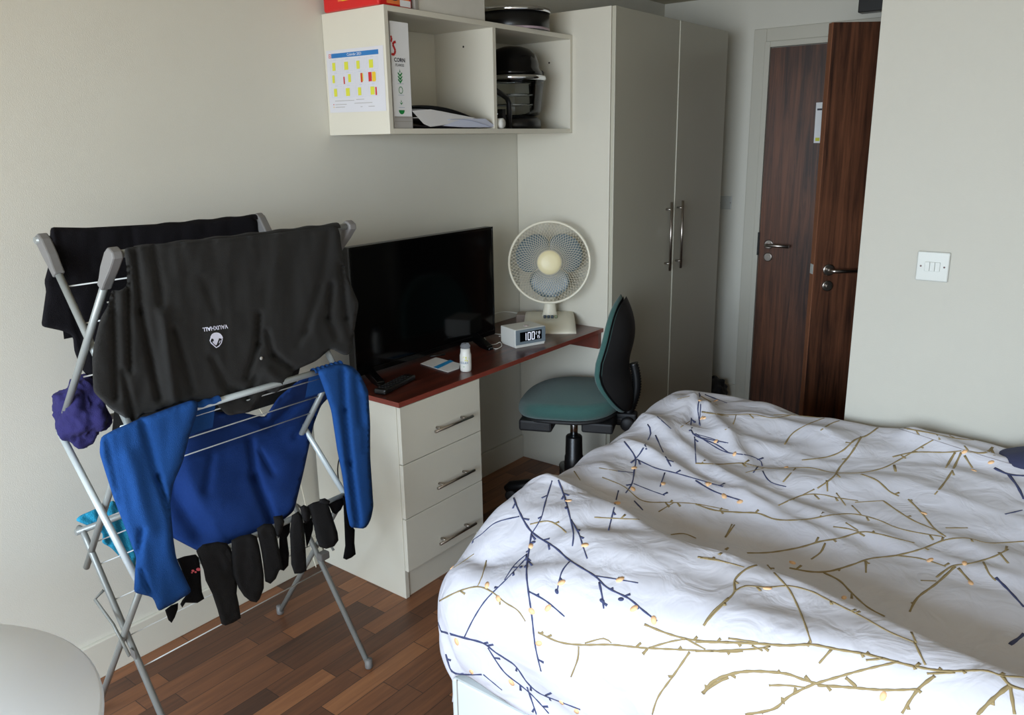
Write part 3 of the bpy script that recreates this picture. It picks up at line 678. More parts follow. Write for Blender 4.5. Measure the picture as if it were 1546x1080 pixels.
for i in range(5):
    a = 2*pi*i/5+radians(2); dx, dy = cos(a), sin(a)
    m = MB(); P = [Vector((dx*r, dy*r, z)) for r, z in ((.02, .095), (.12, .09), (.22, .078), (.285, .068), (.305, .05))]; m.tube(P, [.034, .03, .026, .024, .02], 10)
    leg = m.build('base_leg', BLACK, ch)
    m = MB(); c = Vector((dx*.285, dy*.285, .0275)); s = Vector((-dy, dx, 0)); M = Matrix((Vector((dx, dy, 0)), Vector((0, 0, 1)), s)).transposed()
    for o in (-.019, .007): m.lathe([(0, 0), (.02, 0), (.026, .003), (.026, .009), (.02, .012), (0, .012)], c+s*o, 20, M, cap=False)
    m.tube([c+Vector((0, 0, .0)), c+Vector((0, 0, .04))], .009, 8); m.build('caster', BLACKM, leg)

# ------------------------------------------------------------------ round table
tb = empty('round_table', (.945, -.122, 0), 0, 'white round table with smooth top in the near left corner', 'table')
MB().lathe([(0, .698), (.38, .698), (.3855, .702), (.3865, .709), (.3855, .716), (.381, .72), (0, .7202)], n=96, cap=False).build('table_top', TABT, tb)
MB().lathe([(0, .03), (.03, .03), (.03, .7), (0, .7)], n=24, cap=False).build('pedestal', CHROME, tb)
MB().lathe([(0, 0), (.22, 0), (.22, .008), (.05, .03), (0, .031)], n=48, cap=False).build('foot', CHROME, tb)

# ------------------------------------------------------------------ drying rack
YA, YB = .575, 1.172
rk = empty('drying_rack', (.4, (YA+YB)/2, 0), 0, 'tall grey folding clothes airer loaded with dark washing', 'drying rack')
def ro(m, name, mt, parent=rk, **k):
    for v in m.bm.verts: v.co -= Vector(rk.location)
    return m.build(name, mt, parent, **k)
TB, TF, MF, MBk, LF, LB = (.29, 1.368), (.665, 1.362), (.585, .962), (.25, .885), (.565, .555), (.243, .6)
for y in (YA, YB):
    sg = -1 if y == YA else 1
    def P(q, o=0.): return Vector((q[0], y+o, q[1]))
    def ext(a, b, t): return (a[0]+(b[0]-a[0])*t, a[1]+(b[1]-a[1])*t)
    ro(MB().tube([P(ext(TB, MF, .1)), P(MF)], .0085, 12), 'upper_leg', TUBE)
    ro(MB().tube([P(ext(TF, MBk, .1), sg*.018), P(MBk, sg*.018)], .0085, 12), 'upper_leg', TUBE)
    ro(MB().tube([P(MF), P(ext(MF, (.23, .487), 1))], .0085, 12), 'middle_leg', TUBE)
    ro(MB().tube([P(MBk, sg*.018), P(LF, sg*.018)], .0085, 12), 'middle_leg', TUBEL)
    ro(MB().tube([P((LB[0]-.02, LB[1]+.0)), P((LB[0], LB[1]+.0)), P((.26, .575)), P((.64, .009))], .0085, 12), 'lower_leg', TUBE)
    ro(MB().tube([P(LF, sg*.018), P((.172, .009), sg*.018)], .0085, 12), 'lower_leg', TUBE)
    for q in ((.64, .0), (.172, .0)): ro(MB().lathe([(0, .0005), (.011, .0005), (.012, .005), (.012, .03), (0, .031)], P(q, 0 if q[0] > .5 else sg*.018), 14, cap=False), 'foot_cap', GREYP)
    # latch rods between lower tiers
    c1, c2 = (.42, .33), (.36, .27)
    ro(MB().tube([P((.335, .46), sg*.01), P((.325, .44), sg*.03), P((.41, .40), sg*.03), P((.475, .335), sg*.03)], .004, 8), 'latch_rod', TUBE)
    ro(MB().box(.435, .46, y-.008, y+.008+sg*.018, .305, .33), 'pivot_block', GREYP, bevel=.004)
    # grey moulded corner horns
    for (a, b, o) in ((TB, MF, 0), (TF, MBk, sg*.018)):
        a3, b3 = Vector((a[0], 0, a[1])), Vector((b[0], 0, b[1])); d = (b3-a3).normalized(); n = Vector((-d.z, 0, d.x))
        if n.x*(1 if a is TF else -1) < 0: n = -n
        tip = a3-d*.004
        L1 = [tip+n*.017-d*.002, tip+n*.008-d*.012, tip-n*.012-d*.008, tip-n*.018+d*.012, a3-n*.017+d*.05, a3-n*.011+d*.08, a3-n*.0105+d*.098, a3+n*.0105+d*.098, a3+n*.0115+d*.075, a3+n*.016+d*.03]
        ro(MB().prism([Vector((q.x, y+o-.012, q.z)) for q in L1], (0, .024, 0)), 'corner_horn', GREYP, bevel=.004)
for q, nm, mt in ((TB, 'top_rail', TUBE), (TF, 'top_rail', TUBE), (MF, 'middle_rail', TUBEL), (MBk, 'middle_rail', TUBE), (LF, 'lower_rail', TUBEL), (LB, 'lower_rail', TUBE)):
    ro(MB().tube([(q[0], YA-.018, q[1]), (q[0], YB+.018, q[1])], .0085, 12), nm, mt)
for a, b, ts in ((TB, MF, (.26, .46, .66, .84)), (TF, MBk, (.24, .46, .66, .84)), (MF, (.23, .487), (.06, .21, .34, .62, .8)), (LB, (.64, 0.), (.14, .28, .42, .54))):
    for t in ts:
        q = (a[0]+(b[0]-a[0])*t, a[1]+(b[1]-a[1])*t)
        ro(MB().tube([(q[0], YA, q[1]), (q[0], YB, q[1])], .0018, 6), 'wire', WIRE)

# ------------------------------------------------------------------ laundry
def seg_d(p, a, b):
    ab = b-a; t = max(0, min(1, (p-a).dot(ab)/max(ab.dot(ab), 1e-9))); return (p-(a+ab*t)).length
def solve(px, py, gx, off=0.):
    """meet the ray of a pixel with the surface x = gx(z, y)"""
    x = gx(1.1, .9)
    for _ in range(14):
        p = hit(px, py, 0, x); x = .4*x+.6*(gx(p.z, p.y)+off)
    return hit(px, py, 0, x)
def panel(name, poly, gx, mt, label, cat='garment', thick=.008, edge=9., step=5., folds=(), wr=.004, wsc=(.05, .02), back=True, seed=0, group=None, parent=None, soft=True, fk=1.4):
    """a hanging cloth: outline traced, hung on the surface x = gx(z, y), with folds and thickness"""
    pl = [Vector(p) for p in poly]; b = []
    for i in range(len(pl)):
        a, c = pl[i], pl[(i+1) % len(pl)]; n = max(1, int((c-a).length/step))
        b += [a+(c-a)*k/n for k in range(n)]
    if soft:
        for _ in range(1): b = [(b[i-1]+b[i]*2+b[(i+1) % len(b)])/4 for i in range(len(b))]
    nb = len(b); pts = list(b); x0, x1 = min(p.x for p in b), max(p.x for p in b); y0, y1 = min(p.y for p in b), max(p.y for p in b)
    yy = y0; row = 0
    def inside(p):
        r = False
        for i in range(nb):
            a, c = b[i], b[i-1]
            if (a.y > p.y) != (c.y > p.y) and p.x < (c.x-a.x)*(p.y-a.y)/(c.y-a.y)+a.x: r = not r
        return r
    while yy < y1:
        xx = x0+(step/2 if row % 2 else 0)
        while xx < x1:
            p = Vector((xx, yy))
            if inside(p) and min((p-q).length for q in b) > step*.6: pts.append(p)
            xx += step
        yy += step*.87; row += 1
    V, E_, F, *_ = delaunay_2d_cdt(pts, [(i, (i+1) % nb) for i in range(nb)], [], 1, 1e-4)
    V = [Vector(v) for v in V]
    dist = [min(seg_d(v, b[i-1], b[i]) for i in range(nb)) for v in V]
    m = MB(); fv = []; bv = []
    for v, d in zip(V, dist):
        k = min(1., d/edge); k = sqrt(1-(1-k)**2)
        w = wr*(noise.noise(Vector((v.x*wsc[0], v.y*wsc[1], seed)))+.5*noise.noise(Vector((v.x*wsc[0]*2.3+9, v.y*wsc[1]*2.3, seed))))
        for (ax, ay, bx, by, wd, dp_) in folds:
            A, B = Vector((ax, ay)), Vector((bx, by)); dd = seg_d(v, A, B); w += fk*dp_*exp(-(dd/wd)**2)
        P0 = solve(v.x, v.y, gx); r = (CAM-P0).normalized(); o = r*(thick*k+w*k)
        a = m.bm.verts.new(P0+o); fv.append(a)
        if d < 1e-3 or not back: bv.append(a)
        else: bv.append(m.bm.verts.new(P0-Vector((thick*k*.8, 0, 0))+r*w*k*.6))
    for f_ in F:
        m._f([fv[i] for i in f_], True)
        if back: m._f([bv[i] for i in reversed(f_)], True)
    o = m.build(name, mt, parent)
    if label: tag(o, label, cat, group)
    return o
def bvh(o):
    bpy.context.evaluated_depsgraph_get()
    vs = [o.matrix_world @ v.co for v in o.data.vertices]; return BVHTree.FromPolygons(vs, [tuple(p.vertices) for p in o.data.polygons])
def on_surface(t, x, y, lift=.0008):
    r = ray(x, y).normalized(); h = t.ray_cast(CAM, r)
    if h[0] is None: return None
    n = h[1] if h[1].dot(r) < 0 else -h[1]; return h[0]+n*lift, n
def roll(m, xa, y0, y1, z, r=.0125, drop=.12, th=.004, dx=-.02):
    """cloth going over a rail, with a short fall on the far side"""
    def g(u, v):
        y = y0+(y1-y0)*u
        if v < .4: a = pi*(v/.4); return Vector((xa+r*cos(a), y, z+r*sin(a)+.0015*sin(u*40)))
        t = (v-.4)/.6; return Vector((xa-r+dx*t, y, z-drop*t))
    m.grid(g, 40, 14)
lerp = lambda a, b, t: a+(b-a)*t
# black garment on the rear top rail
bk = panel('black_garment', [(76, 343), (130, 344), (300, 335), (378, 325), (389, 333), (391, 350), (394, 450), (380, 560), (260, 585), (150, 590), (122, 556), (112, 530), (110, 507), (95, 500), (62, 493), (70, 436), (66, 428), (73, 402)],
    lambda z, y: .30-.03*(1.37-z)/.4, BLKC, 'black garment folded over the rear top rail of the airer', 'garment', thick=.01, folds=[(78, 345, 96, 420, 4, .006), (110, 450, 130, 560, 5, -.006), (200, 345, 210, 520, 6, -.004)], seed=3)
m = MB(); roll(m, .29, .60, 1.165, 1.366, .014, .25); tag(m.build('fold_over', BLKC, bk), None)
# charcoal polo on the front top rail
pk = lambda z, y: .571+.115*(z-.95)/.41
polo = panel('polo_shirt', [(187, 375), (230, 369), (300, 363), (400, 354), (470, 345), (508, 341), (513, 350), (515, 369), (522, 411), (536, 445), (542, 458), (536, 494), (530, 535), (519, 537), (500, 526), (478, 545), (442, 561), (440, 572), (432, 582), (417, 594), (400, 590), (392, 604), (380, 622), (344, 628), (322, 606), (300, 602), (262, 612), (237, 622), (215, 626), (200, 638), (190, 632), (167, 618), (141, 592), (139, 540), (143, 515), (152, 480), (163, 462), (168, 437), (180, 440), (192, 432), (191, 405)],
    pk, DKCH, 'charcoal polo shirt with white chest emblem hung upside down over the front top rail', 'shirt', thick=.008, edge=5, wr=.008, wsc=(.035, .012), seed=7, fk=1.7,
    folds=[(203, 380, 212, 470, 5, -.012), (212, 470, 240, 600, 6, -.016), (232, 372, 245, 470, 5, -.007), (245, 470, 262, 600, 8, .014), (262, 500, 290, 590, 6, -.013), (320, 540, 350, 600, 6, -.01), (325, 470, 305, 420, 6, -.004), (391, 475, 389, 520, 4, -.016), (389, 520, 372, 570, 4, -.016), (402, 500, 412, 535, 4, -.012), (412, 535, 440, 556, 4, -.016), (405, 560, 425, 580, 9, .012),
           (483, 430, 462, 500, 5, -.009), (462, 500, 450, 520, 5, -.006), (500, 430, 496, 480, 4, -.016), (496, 480, 508, 510, 5, -.012), (515, 400, 522, 480, 4, -.016), (522, 480, 530, 510, 4, -.01), (497, 350, 488, 420, 6, -.006), (170, 440, 175, 600, 5, -.012), (185, 560, 200, 630, 5, -.014), (192, 400, 196, 560, 4, -.014), (352, 585, 372, 600, 5, -.01), (375, 600, 385, 570, 5, -.012)])
m = MB(); roll(m, .665, .60, 1.15, 1.361, .0135, .52, dx=-.245); m.build('fold_over', DKCH, polo)
T = bvh(polo)
# chest lettering and emblem, embroidered
vs, fs = text_polys('VAUXHALL', 7.2, True)
wx = max(v.x for v in vs)-min(v.x for v in vs); k = 38.5/wx
m = MB(); ca, sa = cos(radians(-8.2)), sin(radians(-8.2)); bv = []
for v in vs:
    u, w_ = -v.x*k, v.y*1.2
    q = on_surface(T, 324.3+u*ca-w_*sa, 494.8+u*sa+w_*ca, .0016); bv.append(m.bm.verts.new(q[0]))
for f_ in fs: m._f([bv[i] for i in f_])
def disc(cx_, cy_, pts): 
    m._f([m.bm.verts.new(on_surface(T, cx_+x, cy_+y, .0016)[0]) for x, y in pts])
Z = lambda pts: [((x-290-0)/1., y) for x, y in pts]
def em(pts): 
    pts = [(290+x/15.425, 470+y/15.425) for x, y in pts]; m._f([m.bm.verts.new(on_surface(T, x, y, .0016)[0]) for x, y in pts])
em([(420, 590), (450, 530), (500, 500), (560, 492), (610, 500), (600, 545), (640, 570), (690, 570), (710, 620), (690, 640), (620, 625), (590, 700), (560, 780), (540, 790), (480, 740), (460, 710), (495, 690), (490, 650), (460, 632), (425, 635)])
em([(610, 500), (650, 520), (690, 570), (640, 570), (600, 545)])
for a, b_, c_, d_ in (((425, 600), (400, 680), (420, 690), (442, 640)), ((400, 680), (430, 750), (452, 735), (420, 690)), ((430, 750), (550, 855), (555, 832), (452, 735)), ((550, 855), (620, 820), (605, 800), (555, 832)), ((620, 820), (680, 740), (655, 740), (605, 800)), ((680, 740), (705, 640), (680, 645), (655, 740)), ((640, 670), (610, 740), (625, 745), (655, 680))): em([a, b_, c_, d_])
m.build('chest_emblem', LOGO, polo)
m = MB(); q = on_surface(T, 394, 541, .001); m.lathe([(0, 0), (.0045, 0), (.0045, .0015), (0, .002)], q[0], 14, Matrix(((0, 0, 1), (1, 0, 0), (0, 1, 0))), cap=False); m.build('button', GREYC, polo)
# royal blue long-sleeved top: body and two sleeves are one garment
def gbody(z, y):
    return gb0(z)-.07*max(0, min(1, (.80-y)/.14))*max(0, min(1, (.93-z)/.12))
def gb0(z):
    K = [(1.0, .572), (.95, .548), (.9, .497), (.82, .422), (.75, .392), (.68, .42), (.62, .48), (.56, .528), (.5, .53), (.2, .53)]
    for (z1, a1), (z0, a0) in zip(K, K[1:]):
        if z >= z0: t = (z-z0)/(z1-z0); return a0+(a1-a0)*min(1, t)
    return .53
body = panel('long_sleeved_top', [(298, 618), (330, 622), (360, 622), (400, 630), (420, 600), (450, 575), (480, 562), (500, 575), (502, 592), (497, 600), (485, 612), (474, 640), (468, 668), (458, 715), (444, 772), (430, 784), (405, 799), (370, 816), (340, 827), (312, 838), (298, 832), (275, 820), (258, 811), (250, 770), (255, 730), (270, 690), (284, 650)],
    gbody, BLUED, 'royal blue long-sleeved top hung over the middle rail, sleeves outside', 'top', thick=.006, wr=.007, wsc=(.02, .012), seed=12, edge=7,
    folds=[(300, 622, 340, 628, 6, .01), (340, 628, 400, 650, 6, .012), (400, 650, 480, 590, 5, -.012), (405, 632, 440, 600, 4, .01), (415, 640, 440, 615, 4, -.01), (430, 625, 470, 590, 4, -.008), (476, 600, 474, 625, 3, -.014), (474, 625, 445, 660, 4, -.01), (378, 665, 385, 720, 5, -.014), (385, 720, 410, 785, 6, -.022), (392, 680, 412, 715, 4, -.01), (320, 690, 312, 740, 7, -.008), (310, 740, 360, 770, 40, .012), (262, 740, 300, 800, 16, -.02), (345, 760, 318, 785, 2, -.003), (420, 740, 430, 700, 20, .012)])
gs = lambda z, y: .612+.0*(z)
sl = panel('left_sleeve', [(152, 660), (170, 650), (207, 634), (250, 618), (292, 603), (299, 606), (298, 624), (288, 652), (276, 698), (262, 730), (257, 760), (262, 815), (266, 842), (278, 870), (290, 894), (262, 912), (239, 924), (231, 902), (218, 899), (202, 895), (204, 860), (206, 843), (190, 800), (172, 754), (158, 710), (150, 684)],
    gs, BLUEC, None, thick=.016, edge=14, wr=.006, wsc=(.03, .008), seed=20, parent=body,
    folds=[(238, 720, 215, 640, 5, -.01), (238, 720, 262, 790, 4, -.02), (214, 800, 206, 850, 4, -.012), (212, 860, 236, 918, 3, -.012), (270, 850, 262, 820, 4, -.01), (195, 690, 225, 800, 12, .008), (160, 660, 185, 780, 5, -.006)])
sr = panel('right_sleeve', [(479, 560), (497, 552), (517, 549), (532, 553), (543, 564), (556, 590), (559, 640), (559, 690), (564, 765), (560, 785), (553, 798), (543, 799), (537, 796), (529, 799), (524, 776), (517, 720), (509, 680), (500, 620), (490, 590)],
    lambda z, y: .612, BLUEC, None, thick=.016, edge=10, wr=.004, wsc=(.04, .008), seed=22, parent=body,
    folds=[(517, 560, 520, 620, 3.5, -.016), (520, 620, 528, 700, 4, -.022), (528, 700, 541, 799, 3.5, -.022), (538, 570, 545, 640, 3.5, -.012), (548, 600, 552, 680, 4, -.008)])
# over-the-rail fold of the sleeves
for y0, y1, nm in ((.60, .80, 'cuff_fold'), (1.09, 1.19, 'cuff_fold')):
    m = MB(); roll(m, MF[0]+.004, y0, y1, MF[1]+.002, .0125, .08, dx=-.03); m.build(nm, BLUEC, body)
# indigo cap-like bundle, turquoise towel
c = hit(124, 622, 1, .60)
pb = blob('jersey_bundle', (c.x, .60, c.z), (.062, .064, .088), PURPC, amp=.3, sc=1.9, seed=5, sub=5, fold=.13)
tag(pb, 'crumpled indigo garment bunched on the left end of the airer middle rail', 'garment')
aq = panel('turquoise_cloth', [(113, 786), (120, 779), (150, 766), (172, 755), (186, 778), (196, 808), (206, 838), (204, 862), (193, 856), (178, 838), (166, 826), (153, 820), (156, 806), (147, 800), (130, 793)], lambda z, y: .225, AQUA,
    'turquoise towelling cloth hung at the lower left of the airer', 'cloth', thick=.008, edge=6, folds=[(150, 770, 165, 820, 5, -.01), (175, 765, 195, 840, 5, -.01), (130, 782, 150, 795, 4, -.006)], step=4)
# socks
GX = lambda z, y: .572
gsk = 'dark socks over the lower front rail'
def sock(poly, label, mt=SOCK, off=0., thick=.011, folds=(), cat='sock', name='sock', group=gsk, edge=9):
    return panel(name, poly, lambda z, y: .574+off, mt, label, cat, thick=thick, edge=min(edge, 6), step=4, wr=.005, wsc=(.08, .04), soft=False, folds=folds, group=group, seed=len(label))
def zz(pts): return [(240+x/4.987, 740+y/4.987) for x, y in pts]
sock(zz([(280, 460), (330, 410), (440, 390), (510, 400), (540, 440), (560, 500), (575, 600), (590, 720), (585, 780), (600, 850), (618, 965), (560, 1000), (500, 1022), (470, 1010), (440, 900), (400, 780), (350, 680), (335, 600)]), 'longest black sock of the row, square-ended, left of the rounded one', off=.004, folds=[(328, 840, 350, 880, 6, -.004), (341, 830, 352, 870, 4, -.006)])
sock(zz([(545, 380), (600, 350), (690, 330), (735, 350), (755, 420), (770, 500), (790, 640), (790, 740), (760, 820), (735, 848), (690, 840), (640, 800), (600, 740), (560, 640), (550, 520)]), 'wide charcoal sock with rounded toe beside the longest sock', off=.012)
sock(zz([(735, 290), (790, 255), (850, 255), (880, 300), (900, 420), (920, 520), (930, 590), (905, 610), (880, 670), (840, 708), (800, 690), (785, 560), (770, 460)]), 'charcoal sock with pointed toe, right of the wide rounded sock', off=.008)
sock(zz([(860, 200), (930, 190), (945, 240), (920, 330), (895, 370), (875, 300)]), 'short end of a grey sock folded over the rail by the blue hem', off=.014, thick=.007, edge=5)
sock(zz([(905, 350), (935, 260), (990, 220), (985, 320), (965, 360), (980, 480), (975, 570), (940, 610), (910, 600), (905, 480)]), 'deep black narrow sock behind the pointed charcoal one', SOCKB, off=-.012, thick=.006, edge=5)
sock(zz([(1000, 190), (1050, 160), (1080, 200), (1095, 300), (1105, 450), (1112, 610), (1070, 630), (1020, 632), (995, 560), (990, 430), (985, 320)]), 'slim straight charcoal sock with blunt toe in the middle right of the row', off=.012)
sock(zz([(1060, 130), (1090, 112), (1130, 130), (1145, 180), (1135, 230), (1100, 255), (1080, 210)]), 'small knotted sock end on top of the rail', off=.022, thick=.014)
sock(zz([(1085, 250), (1130, 220), (1165, 200), (1160, 300), (1140, 370), (1112, 440), (1100, 340)]), 'black sock tucked behind the knotted sock end', SOCKB, off=-.012, thick=.006, edge=5)
sock(zz([(1115, 120), (1160, 95), (1220, 80), (1270, 90), (1290, 150), (1315, 230), (1345, 320), (1352, 380), (1320, 425), (1260, 445), (1210, 430), (1185, 370), (1165, 270), (1140, 180)]), 'broad charcoal sock with round toe second from the right', off=.02, thick=.015)
sock(zz([(1210, 70), (1250, 62), (1290, 85), (1280, 110), (1230, 105), (1205, 95)]), 'folded sock top lying on the rail above the broad sock', off=.03, thick=.008, edge=5)
sock(zz([(1275, 110), (1340, 75), (1385, 60), (1390, 110), (1370, 150), (1330, 185), (1305, 170)]), 'black sock gathered at the right end of the rail', SOCKB, off=.0, thick=.008, edge=6)
sock(zz([(1385, 40), (1410, 60), (1440, 250), (1475, 300), (1472, 400), (1482, 485), (1450, 510), (1412, 527), (1386, 515), (1402, 420), (1395, 250)]), 'black narrow sock hanging past the right blue cuff', SOCKB, off=-.0, thick=.007, edge=5)
so = sock(zz([(135, 520), (190, 500), (275, 485), (300, 510), (312, 590), (318, 700), (325, 770), (342, 820), (290, 852), (200, 850), (175, 887), (160, 860), (175, 830), (215, 780), (200, 700), (170, 600)]), 'black sock with small pink motif at the left of the row', SOCKB, off=.012, thick=.008, edge=6)
T2 = bvh(so); m = MB()
for cx_, cy_, r in ((291, 862, 2.3), (299, 860, 3.2), (295, 864, 1.8), (289.5, 865, 1.4)):
    pts = [on_surface(T2, cx_+r*cos(a*pi/4), cy_+r*.8*sin(a*pi/4)) for a in range(8)]
    if all(pts): m._f([m.bm.verts.new(p[0]) for p in pts])
m.build('pink_motif', PINK, so)
sock(zz([(45, 905), (90, 870), (145, 850), (142, 900), (120, 960), (95, 1003), (70, 980)]), 'black pointed sock tip hanging below the left blue cuff', SOCKB, off=-.03, thick=.006, edge=5)

# ------------------------------------------------------------------ bed
bd = empty('bed', (1.15, 1.0, 0), 0, 'low bed with pale panelled base under the white duvet', 'bed')
MB().box(0, 2.0, 0, 1.3, .0, .3).build('bed_base', BEDB, bd, bevel=.006)
MB().box(.018, .021, -.0015, .001, .0, .3).build('base_seam', GREYC, bd)
MB().box(.01, 1.99, .01, 1.3, .3, .5).build('mattress', SHEET, bd, bevel=.03)
IX0, IX1, IY0, IY1, RR = 1.2, 3.1, 1.085, 2.235, .12
def itp(K, t):
    if t <= K[0][0]: return K[0][1]
    for (a, va), (b, vb) in zip(K, K[1:]):
        if t <= b: s = (t-a)/(b-a); s = s*s*(3-2*s); return va+(vb-va)*s
    return K[-1][1]
def H(x, y):
    # crest of the heaped near edge
    yc = itp([(1.15, 1.36), (1.75, 1.22), (2.3, 1.08), (3.1, 1.0)], x); hc = itp([(1.15, .695), (1.5, .715), (2.3, .755), (3.1, .76)], x)
    back_ = itp([(1.2, .64), (1.6, .60), (2.0, .59), (2.6, .60)], x)
    rear = itp([(1.1, .70), (1.24, .705), (1.42, .715), (1.55, .70), (1.68, .715), (2.1, .72), (3, .73)], x)
    if y < yc:
        t = (yc-y); z = hc-.35*t*t-(.10*max(0, t-.12)); z -= .085*itp([(1.15, 1), (1.5, .3), (1.9, 0)], x)*min(1, t/.35)**1.5
    else:
        t = min(1, (y-yc)/.125); s = t*t*(3-2*t); z = hc+(back_-hc)*s
        q = max(0, (y-yc-.125)/(2.235-yc-.125)); z += (rear-back_)*(q**1.4)
        z += .025*exp(-((x-1.2)/.12)**2)*s*(1-q)*1.0
    z += .03*exp(-((x-1.22)/.1)**2-((y-2.1)/.12)**2)
    return z
def folds_(x, y):
    w = 0
    # long soft folds radiating across the far half, and fine crumple
    p = Vector((x*1.6+y*1.1, y*6.5-x*2.0, 0)); w += .012*noise.noise(p*1.0+Vector((3, 1, 0)))
    p = Vector((x*3+y*2, y*13-x*4.5, 2)); w += .006*noise.noise(p)
    p = Vector((x*9, y*9, 5)); w += .004*noise.noise(p)
    k = itp([(1.1, 1.5), (1.5, 1.25), (2.2, 1.)], x)
    w += .009*(1-abs(noise.noise(Vector((x*2.2-y*1.0, y*5.0+x*1.6, 9)))*2.4))*(1 if y > 1.35 else .35)
    for (ax, ay, bx, by, wd, dp_) in ((1.9, 2.2, 3.0, 1.98, .035, .018), (1.15, 1.95, 1.6, 1.7, .03, .012), (1.2, 1.75, 1.9, 1.6, .028, .012), (1.25, 2.15, 1.5, 1.9, .03, .016), (1.5, 1.75, 2.6, 1.55, .03, .010), (1.4, 1.15, 2.1, 1.0, .05, .006), (1.2, 1.1, 1.5, 1.25, .04, -.006), (1.3, 2.0, 1.24, 2.25, .02, -.014)):
        w += dp_*exp(-(seg_d(Vector((x, y)), Vector((ax, ay)), Vector((bx, by)))/wd)**2)
    return w*k*(1.35 if y > 1.35 else 1.)
ST = .0105
def sp(u, v):
    qx, qy = max(IX0, min(IX1, u)), max(IY0, min(IY1, v)); dx, dy = u-qx, v-qy; R = RR
    if dy > 0: dy *= 1.
    d = sqrt(dx*dx+dy*dy); z = H(qx, qy)+folds_(u, v)*(1 if d < .1 else max(.35, 1-(d-.1)*4))
    if d < 1e-6: return Vector((u, v, z))
    ex, ey = dx/d, dy/d; Ry = R*(.8 if dy > 0 else 1)
    th = min(d/R, pi/2); rest = max(0, (d-R*pi/2)/(.36-R*pi/2)); zh = .335-.12*(qx-1.2); rest *= max(.02, z-R-zh)
    hz = R*sin(th)
    per = math.atan2(dy, dx); wav = .010*sin(u*23+v*31+per*9)*min(1, rest*8)
    zz_ = z-R*(1-cos(th))-rest
    puff = .012*sin(min(1, rest/.2)*pi)-.035*min(1, rest/.2)
    hz += wav+puff
    x, y = qx+ex*hz, qy+ey*hz*(.78 if dy > 0 else 1)
    return Vector((x, min(y, 2.338), zz_))
U0, U1 = IX0-.36, IX1+.25; V0, V1 = IY0-.36, IY1+.3
nu, nv = int((U1-U0)/ST), int((V1-V0)/ST)
m = MB(); m.grid(lambda a, b: sp(U0+(U1-U0)*a, V0+(V1-V0)*b), nu, nv)
bmesh.ops.recalc_face_normals(m.bm, faces=m.bm.faces)
tmp = BVHTree.FromBMesh(m.bm)
def ribbon(pts, w0, w1, mi, dens=5., bud=False):
    """a printed twig: traced line dropped onto the cloth"""
    P = [Vector(p) for p in pts]; out = []
    for i in range(len(P)-1):
        p0, p1, p2, p3 = P[max(i-1, 0)], P[i], P[i+1], P[min(i+2, len(P)-1)]; n = max(1, int((p2-p1).length/dens))
        for k in range(n):
            t = k/n; out.append(.5*((2*p1)+(p2-p0)*t+(2*p0-5*p1+4*p2-p3)*t*t+(3*p1-p0-3*p2+p3)*t**3))
    out.append(P[-1]); S3 = []; segs = []
    for q in out:
        h = on_surface(tmp, q.x, q.y, .0009)
        if h is None: continue
        if S3 and (h[0]-S3[-1][0]).length > .06:
            segs.append(S3); S3 = []
        S3.append(h)
    segs.append(S3); m.mi = mi
    for S3 in segs:
      pr = None; L = len(S3)
      for i, (p, n) in enumerate(S3):
        if L < 2: break
        t = (S3[min(i+1, L-1)][0]-S3[max(i-1, 0)][0]).normalized(); s = n.cross(t).normalized()
        f_ = i/(L-1); w = (w0+(w1-w0)*f_)*(1+.18*sin(i*1.7+w0*9000))/2
        pair = []
        for sg in (-1, 1):
            q = p+s*w*sg; h = tmp.find_nearest(q); nn = h[1] if h[1].dot(n) > 0 else -h[1]
            pair.append(m.bm.verts.new(h[0]+nn*.0009))
        if pr: m._f([pr[0], pair[0], pair[1], pr[1]], True)
        pr = pair
    return S3
def spot(x, y, r, mi, asp=.7, a0=0., lift=.0013):
    pts = []
    h = on_surface(tmp, x, y, 0)
    if not h: return
    p, n = h; t = n.cross(Vector((0, 0, 1)) if abs(n.z) < .8 else Vector((1, 0, 0))).normalized(); b = n.cross(t)
    for k in range(10):
        a = 2*pi*k/10; q = p+(t*cos(a0)+b*sin(a0))*r*cos(a)+(b*cos(a0)-t*sin(a0))*r*asp*sin(a)
        hh = tmp.find_nearest(q); nn = hh[1] if hh[1].dot(n) > 0 else -hh[1]; pts.append(m.bm.verts.new(hh[0]+nn*lift))
    m.mi = mi; m._f(pts, True)
SC = 2.1174
def A_(pts): return [(640+x/SC, 570+y/SC) for x, y in pts]
def B_(pts): return [(1050+x/SC, 570+y/SC) for x, y in pts]
random.seed(9)
def twigs(S2, mi, n, ln=16):
    for _ in range(n):
        i = random.randrange(len(S2)-1); a, b = Vector(S2[i]), Vector(S2[i+1]); t = random.random(); p = a+(b-a)*t; d = (b-a).normalized()
        s = random.choice((-1, 1)); l = random.uniform(.35, .8)*ln; e = d*cos(.8)+Vector((-d.y, d.x))*s*sin(.8)
        ribbon([tuple(p), tuple(p+e*l)], .0035, .0048, mi); 
N_, T_, O_ = 1, 2, 3
